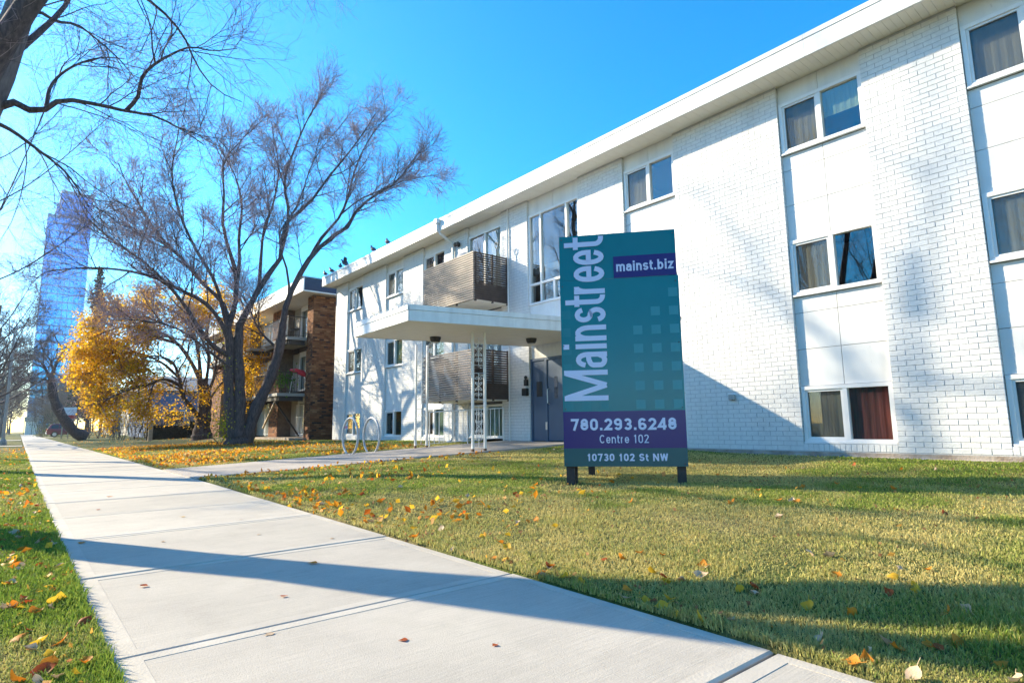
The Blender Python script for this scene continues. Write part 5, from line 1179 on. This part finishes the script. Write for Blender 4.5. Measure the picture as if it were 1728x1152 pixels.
def house(name, label, x0, x1, y0, y1, zt, mw, roof, wins=(), gable=0, zb=0.0, group=None, wm=None):
    t = thing(name, label, 'house', ((x0+x1)/2, (y0+y1)/2, zb), group=group)
    m = MB(); m.box(x0, x1, y0, y1, zb-.5, zt); m.build('wall', mw, t)
    m = MB()
    if gable: m.add([(x0-.4, y0-.4, zt), (x1+.4, y0-.4, zt), (x1+.4, y1+.4, zt), (x0-.4, y1+.4, zt), (x0-.4, (y0+y1)/2, zt+gable), (x1+.4, (y0+y1)/2, zt+gable)], [(0, 1, 5, 4), (2, 3, 4, 5), (0, 4, 3), (1, 2, 5), (0, 3, 2, 1)])
    else: m.box(x0-.3, x1+.3, y0-.3, y1+.3, zt, zt+.3)
    m.build('roof', roof, t)
    for (face, a, z, ww, hh) in wins:
        m = MB()
        if face == 'x': m.box(x0-.05, x0-.001, a, a+ww, z, z+hh)
        else: m.box(a, a+ww, y0-.05, y0-.001, z, z+hh)
        f_ = m.build('window', M['white'], t); m = MB()
        if face == 'x': m.box(x0-.06, x0-.051, a+.08, a+ww-.08, z+.08, z+hh-.08)
        else: m.box(a+.08, a+ww-.08, y0-.06, y0-.051, z+.08, z+hh-.08)
        m.build('pane', M['carglass'], f_)
    return t
house('house', 'blue sided house glimpsed under the golden tree', 8.2, 21, 58, 68, 4.2, M['house_blue'], M['roof'], [('x', 60, 1.2, 1.4, 1.3), ('y', 9.4, 1.2, 1.6, 1.3), ('y', 14.5, 1.2, 1.6, 1.3)], 1.6, .3)
house('house', 'pale low house behind the white and red notice board', 9.5, 20, 80, 87, 3.6, M['cladding'], M['roof'], [('x', 82, 1.2, 1.4, 1.2), ('y', 11, 1.1, 1.8, 1.2), ('y', 15, 1.1, 1.8, 1.2)], 1.8, .2)
house('house', 'beige house in the yard beyond the red car', 10, 20, 100, 112, 4.2, M['timber'], M['roof'], [('x', 103, 1.4, 1.6, 1.3), ('y', 12, 1.4, 1.8, 1.3)], 2.0, .2)

for i, (y, w_, mt_, lb) in enumerate([(-14, 12, 'cladding', 'unseen beige house added across the road behind the viewpoint'), (6, 13, 'house_blue', 'unseen blue house added across the road opposite the sign'), (27, 14, 'timber', 'unseen brown house added across the road opposite the great tree'), (50, 16, 'cladding', 'unseen long beige house added across the road by the lamp post'), (76, 18, 'bmort', 'unseen brown brick house added across the road level with the red car')]):  # unseen houses, added so windows do not mirror the low yellow horizon
    house('house', lb, -34, -24, y, y+w_, 5.2, M[mt_], M['roof'], [('y', -31, 1.4, 1.6, 1.4)], 2.4, 0, 'unseen houses added across the road')
# towers of the town at the end of the street
def tower(name, label, boxes, mg, mm, fl, mod, group=None):
    x0, x1, y0, y1, z1 = boxes[0]; t = thing(name, label, 'tower', ((x0+x1)/2, (y0+y1)/2, 0), group=group)
    for (x0, x1, y0, y1, zt) in boxes:
        m = MB(); m.box(x0, x1, y0, y1, -.2, zt); m.build('glass_shaft', mg, t)
        m = MB(); z = fl
        while z < zt-1: m.box(x0-.12, x1+.12, y0-.14, y0-.002, z, z+.55); m.box(x0-.14, x0-.002, y0-.14, y1, z, z+.55); m.box(x1+.002, x1+.14, y0-.14, y1, z, z+.55); z += fl
        m.build('floor_bands', mm, t, kind='stuff')
        m = MB(); x = x0+mod
        while x < x1-.3: m.box(x-.1, x+.1, y0-.26, y0-.142, 0, zt); x += mod
        y = y0+mod
        while y < y1: m.box(x0-.26, x0-.142, y-.1, y+.1, 0, zt); m.box(x1+.142, x1+.26, y-.1, y+.1, 0, zt); y += mod
        m.build('mullions', mm, t, kind='stuff')
        m = MB(); m.box(x0-.3, x1+.3, y0-.3, y1+.3, zt, zt+1.2); m.build('parapet', mm, t)
    return t
M['towerglass'] = mat('blue_tower_glass', (.0, .36, .82), .16, (.01, .45, .92), .12, spec=.6, detail=8, metal=.75)
M['towerband'] = mat('tower_band', (.12, .30, .62), .35)
tower('glass_tower', 'very tall blue glass skyscraper with a stepped top rising above the far trees', [(5.8, 16.5, 300, 318, 99.2), (2.2, 5.798, 300, 318, 88.2), (4.8, 5.79, 302, 316, 94)], M['towerglass'], M['towerband'], 3.3, 1.8)
M['dist'] = mat('pale_blue_facade', (.30, .40, .52), .4, (.22, .30, .42), .2)
tower('office_block', 'hazy pale blue office block closing the far end of the street', [(1.7, 5.4, 240, 250, 9.4)], M['dist'], M['towerband'], 3.3, 2.0)
tower('office_block', 'low white block at the very end of the street', [(1.1, 3.5, 200, 206, 3.4)], M['white'], M['grey'], 2.8, 1.4)

# ------------------------------------------------------------------ fallen leaves
LM = dict(orange=leafmat('orange_leaf', (.62, .20, .02), (.75, .32, .03)), yellow=leafmat('yellow_leaf', (.72, .46, .04), (.62, .33, .03)), tan=leafmat('tan_leaf', (.50, .34, .20), (.62, .48, .34), .2), rust=leafmat('rust_leaf', (.36, .07, .02), (.50, .13, .03)))
def leaf_mesh(c, v):
    g_ = random.Random(v*17+3); n = 6; half = [.0, .30, .44, .42, .26, .12, .0]; curl = g_.uniform(.3, 2.0); fold = g_.uniform(.2, 1.1); wav = g_.uniform(.02, .08)
    vs = []
    for i in range(7):
        t = i/6; y = t-.5; hgt = curl*(t-.5)**2*.7; hw = half[i]*g_.uniform(.82, 1.1)
        vs += [(-hw, y, hgt+hw*fold+wav*math.sin(5*t+v)), (0, y, hgt), (hw, y, hgt+hw*fold*.8-wav*math.cos(6*t))]
    fs = []
    for i in range(6):
        a = i*3; fs += [(a, a+1, a+4, a+3), (a+1, a+2, a+5, a+4)]
    vs += [(-.02, -.5, vs[1][2]), (.02, -.5, vs[1][2]), (.03, -.85, vs[1][2]+.12), (.0, -.86, vs[1][2]+.12)]; fs += [(21, 22, 23, 24)]
    lo_ = min(q[2] for q in vs); vs = [(a_, b_, c_-lo_) for a_, b_, c_ in vs]
    me = bpy.data.meshes.new('fallen_leaf'); me.from_pydata(vs, [], fs); me.materials.append(LM[c]); me.polygons.foreach_set('use_smooth', [True]*len(fs)); me.update(); return me
LMESH = {c: [leaf_mesh(c, v) for v in range(5)] for c in LM}
def seen(x, y, z):
    d = np.array([x, y, z-H]); zc = d@_f
    if zc < .3: return False
    u = 864+FPX*(d@_r)/zc; v = 576-FPX*(d@_u)/zc
    return 3 < u < 1725 and 3 < v < 1149
def zone(x, y, where):
    if where == 'walk':
        k = int((y-J0+SJ*4)//SJ)-3; return 'lying on the '+{0: 'nearest', 1: 'second', 2: 'third', 3: 'fourth', 4: 'fifth'}.get(k, 'farther')+' concrete slab of the sidewalk'
    if where == 'boul': return 'in the boulevard grass '+('at the bottom left corner' if y < 3.3 else 'just before the tree shadow' if y < 5.2 else 'inside the tree shadow band' if y < 6.4 else 'beyond the tree shadow')
    if math.hypot(x-5.6, y-4.7) < 1.15: return 'in the grass round the sign posts'
    if y > 8: return 'in the grass near the entry walk'
    if x-float(xr(y)) < .45: return 'in the grass along the '+('nearest' if y < 3 else 'middle' if y < 5.5 else 'farther')+' stretch of the sidewalk edge'
    if x > 6.8: return 'in the lawn towards the white wall'
    if y < 2.2: return 'in the lawn at the lower right corner'
    return 'in the open lawn '+('left of the sign' if y > 4.6 else 'before the sign')
def put_leaf(x, y, c, where, sc=None, dz=.0):
    z = 0.001 if where == 'walk' else float(gz(x, y))+.014
    o = bpy.data.objects.new('fallen_leaf', random.choice(LMESH[c])); COL.objects.link(o); s = sc or random.uniform(.042, .075)
    o.location = (x, y, z+dz); o.scale = (s, s*random.uniform(.9, 1.25), s*(.35 if where == 'walk' else 1)); 
    tl = .03 if where == 'walk' else .5
    o.rotation_euler = (random.gauss(0, tl), random.gauss(0, tl), random.uniform(0, 6.28))
    if where != 'walk' and random.random() < .15: o.rotation_euler[0] += math.pi; o.location.z += s*.25
    cn = {'orange': 'orange', 'yellow': 'yellow', 'tan': 'pale tan curled', 'rust': 'rust red'}[c]
    zn = zone(x, y, where); tag(o, f'{cn} fallen leaf {zn}', 'leaf', f'{cn} fallen leaves {zn}')
def on_lawn(x, y): return x > float(xr(y))+.02 and not bool(on_walk(np.array(x), np.array(y), .02))
random.seed(41)
def pick(w_): return random.choices(['orange', 'yellow', 'tan', 'rust'], w_)[0]
cnt = 0
PXL = [(925, 952, 'rust', 3), (915, 962, 'orange', 3), (955, 968, 'yellow', 3), (940, 975, 'tan', 2), (1018, 940, 'rust', 1), (1047, 938, 'orange', 1), (1080, 928, 'orange', 1), (1185, 948, 'orange', 2), (1183, 965, 'tan', 1), (1120, 968, 'rust', 3), (1125, 975, 'yellow', 2), (1058, 990, 'orange', 1), (1055, 1003, 'tan', 2), (1092, 1006, 'yellow', 1), (1128, 1006, 'yellow', 2), (1410, 965, 'orange', 1), (1275, 985, 'rust', 1), (1275, 995, 'tan', 1), (1250, 990, 'yellow', 1), (1500, 993, 'rust', 1), (1545, 980, 'yellow', 2), (1550, 990, 'yellow', 1), (1565, 955, 'orange', 1), (1520, 952, 'tan', 1), (1440, 1028, 'orange', 1), (1365, 1020, 'yellow', 1), (1600, 1027, 'orange', 1), (1632, 1020, 'tan', 1), (1145, 1030, 'yellow', 1), (1180, 1038, 'yellow', 1), (1235, 1040, 'tan', 1), (1610, 1077, 'orange', 2), (1580, 1085, 'rust', 1), (1690, 1112, 'orange', 1), (1460, 1102, 'orange', 1), (1420, 1110, 'rust', 2), (1425, 1125, 'yellow', 1), (1470, 1090, 'tan', 1), (1492, 1075, 'tan', 1), (1385, 1070, 'tan', 1), (1510, 1085, 'orange', 1), (1540, 1133, 'tan', 2), (1490, 1135, 'tan', 1), (1715, 1140, 'tan', 1), (1280, 825, 'orange', 1), (1275, 830, 'yellow', 1), (1345, 843, 'orange', 2), (1230, 846, 'orange', 1), (1180, 838, 'orange', 1), (1590, 862, 'rust', 1), (1315, 868, 'tan', 1), (1368, 928, 'tan', 1), (1398, 932, 'tan', 1), (700, 903, 'orange', 3), (755, 923, 'orange', 2), (845, 912, 'orange', 2), (850, 940, 'yellow', 2), (615, 878, 'orange', 3), (540, 848, 'orange', 3), (565, 852, 'yellow', 2), (660, 860, 'orange', 2), (745, 858, 'rust', 2), (745, 890, 'tan', 1), (792, 843, 'yellow', 1), (890, 876, 'orange', 2), (905, 873, 'orange', 1), (935, 884, 'yellow', 1), (500, 838, 'rust', 2), (470, 836, 'yellow', 2)]
PXB = [(15, 945, 'orange', 6), (30, 950, 'yellow', 5), (70, 993, 'yellow', 2), (40, 1005, 'rust', 2), (10, 1020, 'tan', 2), (90, 1012, 'yellow', 1), (45, 1057, 'rust', 1), (30, 1072, 'orange', 1), (50, 1088, 'tan', 2), (80, 1122, 'rust', 1), (95, 1135, 'tan', 1), (25, 1138, 'orange', 1), (65, 1143, 'tan', 1), (140, 1045, 'rust', 1), (115, 965, 'orange', 2), (30, 905, 'tan', 3), (20, 980, 'orange', 4), (100, 950, 'tan', 2)]
for lst, wh in ((PXL, 'lawn'), (PXB, 'boul')):
    for u, v, c, k in lst:
        d = ray(u, v); p = np.array([0, 0, H]); tt_ = 1.0
        z = .08 if wh == 'lawn' else .02
        for _ in range(4): t_ = (z-H)/d[2]; X_, Y_ = d[0]*t_, d[1]*t_; z = float(gz(X_, Y_))+.03
        for q in range(k):
            x, y = X_+random.gauss(0, .05)*(q > 0), Y_+random.gauss(0, .08)*(q > 0)
            if wh == 'lawn' and not on_lawn(x, y): continue
            if wh == 'boul' and x > float(xl(y))-.02: x = float(xl(y))-.04
            put_leaf(x, y, c if q == 0 else pick((3, 3, 2, 1)), wh); cnt += 1
for (x, y, c) in [(.62, 4.05, 'rust'), (1.55, 3.95, 'orange'), (1.62, 5.3, 'tan'), (.95, 5.5, 'tan'), (.75, 8.2, 'rust'), (1.35, 6.9, 'yellow'), (1.3, 2.3, 'rust'), (1.75, 6.3, 'tan'), (.45, 5.9, 'orange'), (1.0, 9.7, 'orange'), (2.0, 4.7, 'tan'), (1.15, 3.3, 'rust'), (.9, 2.75, 'tan'), (1.55, 2.0, 'rust')]:
    put_leaf(x, y, c, 'walk', random.uniform(.03, .05) if c != 'orange' else .07); cnt += 1
while cnt < 298:
    if random.random() < .62:
        y = 2.2+10*random.random()**1.2; x = random.uniform(2.35, 9.5); dn = .12+.9*math.exp(-(x-2.3)/1.6)*min(1, max(0, (y-3)/4))
        if not on_lawn(x, y) or random.random() > dn: continue
        wh = 'lawn'
    else:
        y = random.uniform(2.3, 13); x = random.uniform(-.9, float(xl(y))-.03); wh = 'boul'
    if not seen(x, y, float(gz(x, y))): continue
    put_leaf(x, y, pick((4, 4, 2, 1.2)), wh); cnt += 1
# the countless leaves farther off: one carpet
g_ = np.random.default_rng(77); PP = []
def scat(n, fx, fy, dn):
    x = fx(n); y = fy(n); k = g_.random(n) < dn(x, y); x, y = x[k], y[k]
    ok = ((x > xr(y)+.02) | (x < xl(y)-.02)) & ~on_walk(x, y, .0) & (x > KX+.1) & (x < 10.4); x, y = x[ok], y[ok]; PP.append(np.stack([x, y, gz(x, y)+g_.uniform(.012, .035, len(x))], -1))
U = lambda a, b: (lambda n: g_.uniform(a, b, n))
scat(34000, U(2.5, 9.5), U(14.5, 33), lambda x, y: .62*smoothstep(.3, .75, noise2(x*.9, y*.9, 2))*np.exp(-((x-5)/3.4)**2))
scat(1600, U(2.4, 8), U(8.0, 12.1), lambda x, y: np.exp(-(wy(WA, x)-y)/.55))
scat(6000, U(2.3, 6.5), U(4.2, 12), lambda x, y: .9*np.exp(-(x-2.3)/1.5)*np.clip(noise2(x*2, y*2, 4)*1.6-.5, 0, 1))
scat(4200, U(-3.5, .3), U(5, 40), lambda x, y: .55*noise2(x*1.3, y*.8, 6))
scat(2500, U(2.4, 10), U(32, 55), lambda x, y: .4*noise2(x*.8, y*.8, 6))
nfar = sum(len(q) for q in PP)
scat(2600, U(2.3, 9.5), U(1.2, 9), lambda x, y: np.clip(.25+.9*noise2(x*1.7, y*1.7, 14)**2, 0, 1)); scat(1300, U(-1.6, .36), U(1.8, 9), lambda x, y: np.clip(noise2(x*1.7, y*1.7, 15), 0, 1)); scat(500, lambda n: g_.choice([-1, 1], n)*0+2.3+g_.exponential(.10, n), U(1.0, 10), lambda x, y: x*0+.8)
P = np.concatenate(PP); n = len(P); lsz = np.where(np.arange(n) < nfar, .07, .026*g_.uniform(.5, 1.4, n)); cs = np.array([(.60, .24, .02), (.68, .42, .04), (.52, .32, .14), (.45, .12, .02)])[g_.choice(4, n, p=[.42, .33, .15, .10])]*g_.uniform(.7, 1.15, (n, 1))
near_ = np.arange(n) >= nfar; cs[near_] = np.array([(.42, .26, .11), (.34, .20, .10), (.55, .30, .06), (.28, .13, .06)])[g_.choice(4, near_.sum())]; P[near_, 2] -= .008
o = leafcloud('leaf_litter', P, lsz, cs, None, flat=.0); tag(o, 'scattered orange and yellow leaves strewn over lawn and boulevard', 'leaf litter', kind='stuff')

# ------------------------------------------------------------------ the air
hm = bpy.data.materials.new('haze_air'); hm.use_nodes = True; hn = hm.node_tree.nodes; hl = hm.node_tree.links; hn.remove(hn['Principled BSDF'])
pv = hn.new('ShaderNodeVolumePrincipled'); pv.inputs['Color'].default_value = (.80, .94, 1, 1); pv.inputs['Density'].default_value = .0002; pv.inputs['Anisotropy'].default_value = .6
hl.new(pv.outputs[0], hn['Material Output'].inputs['Volume'])
m = MB(); m.box(-650, 650, -310, 810, -1.6, 215); tag(m.build('haze', hm), kind='stuff')
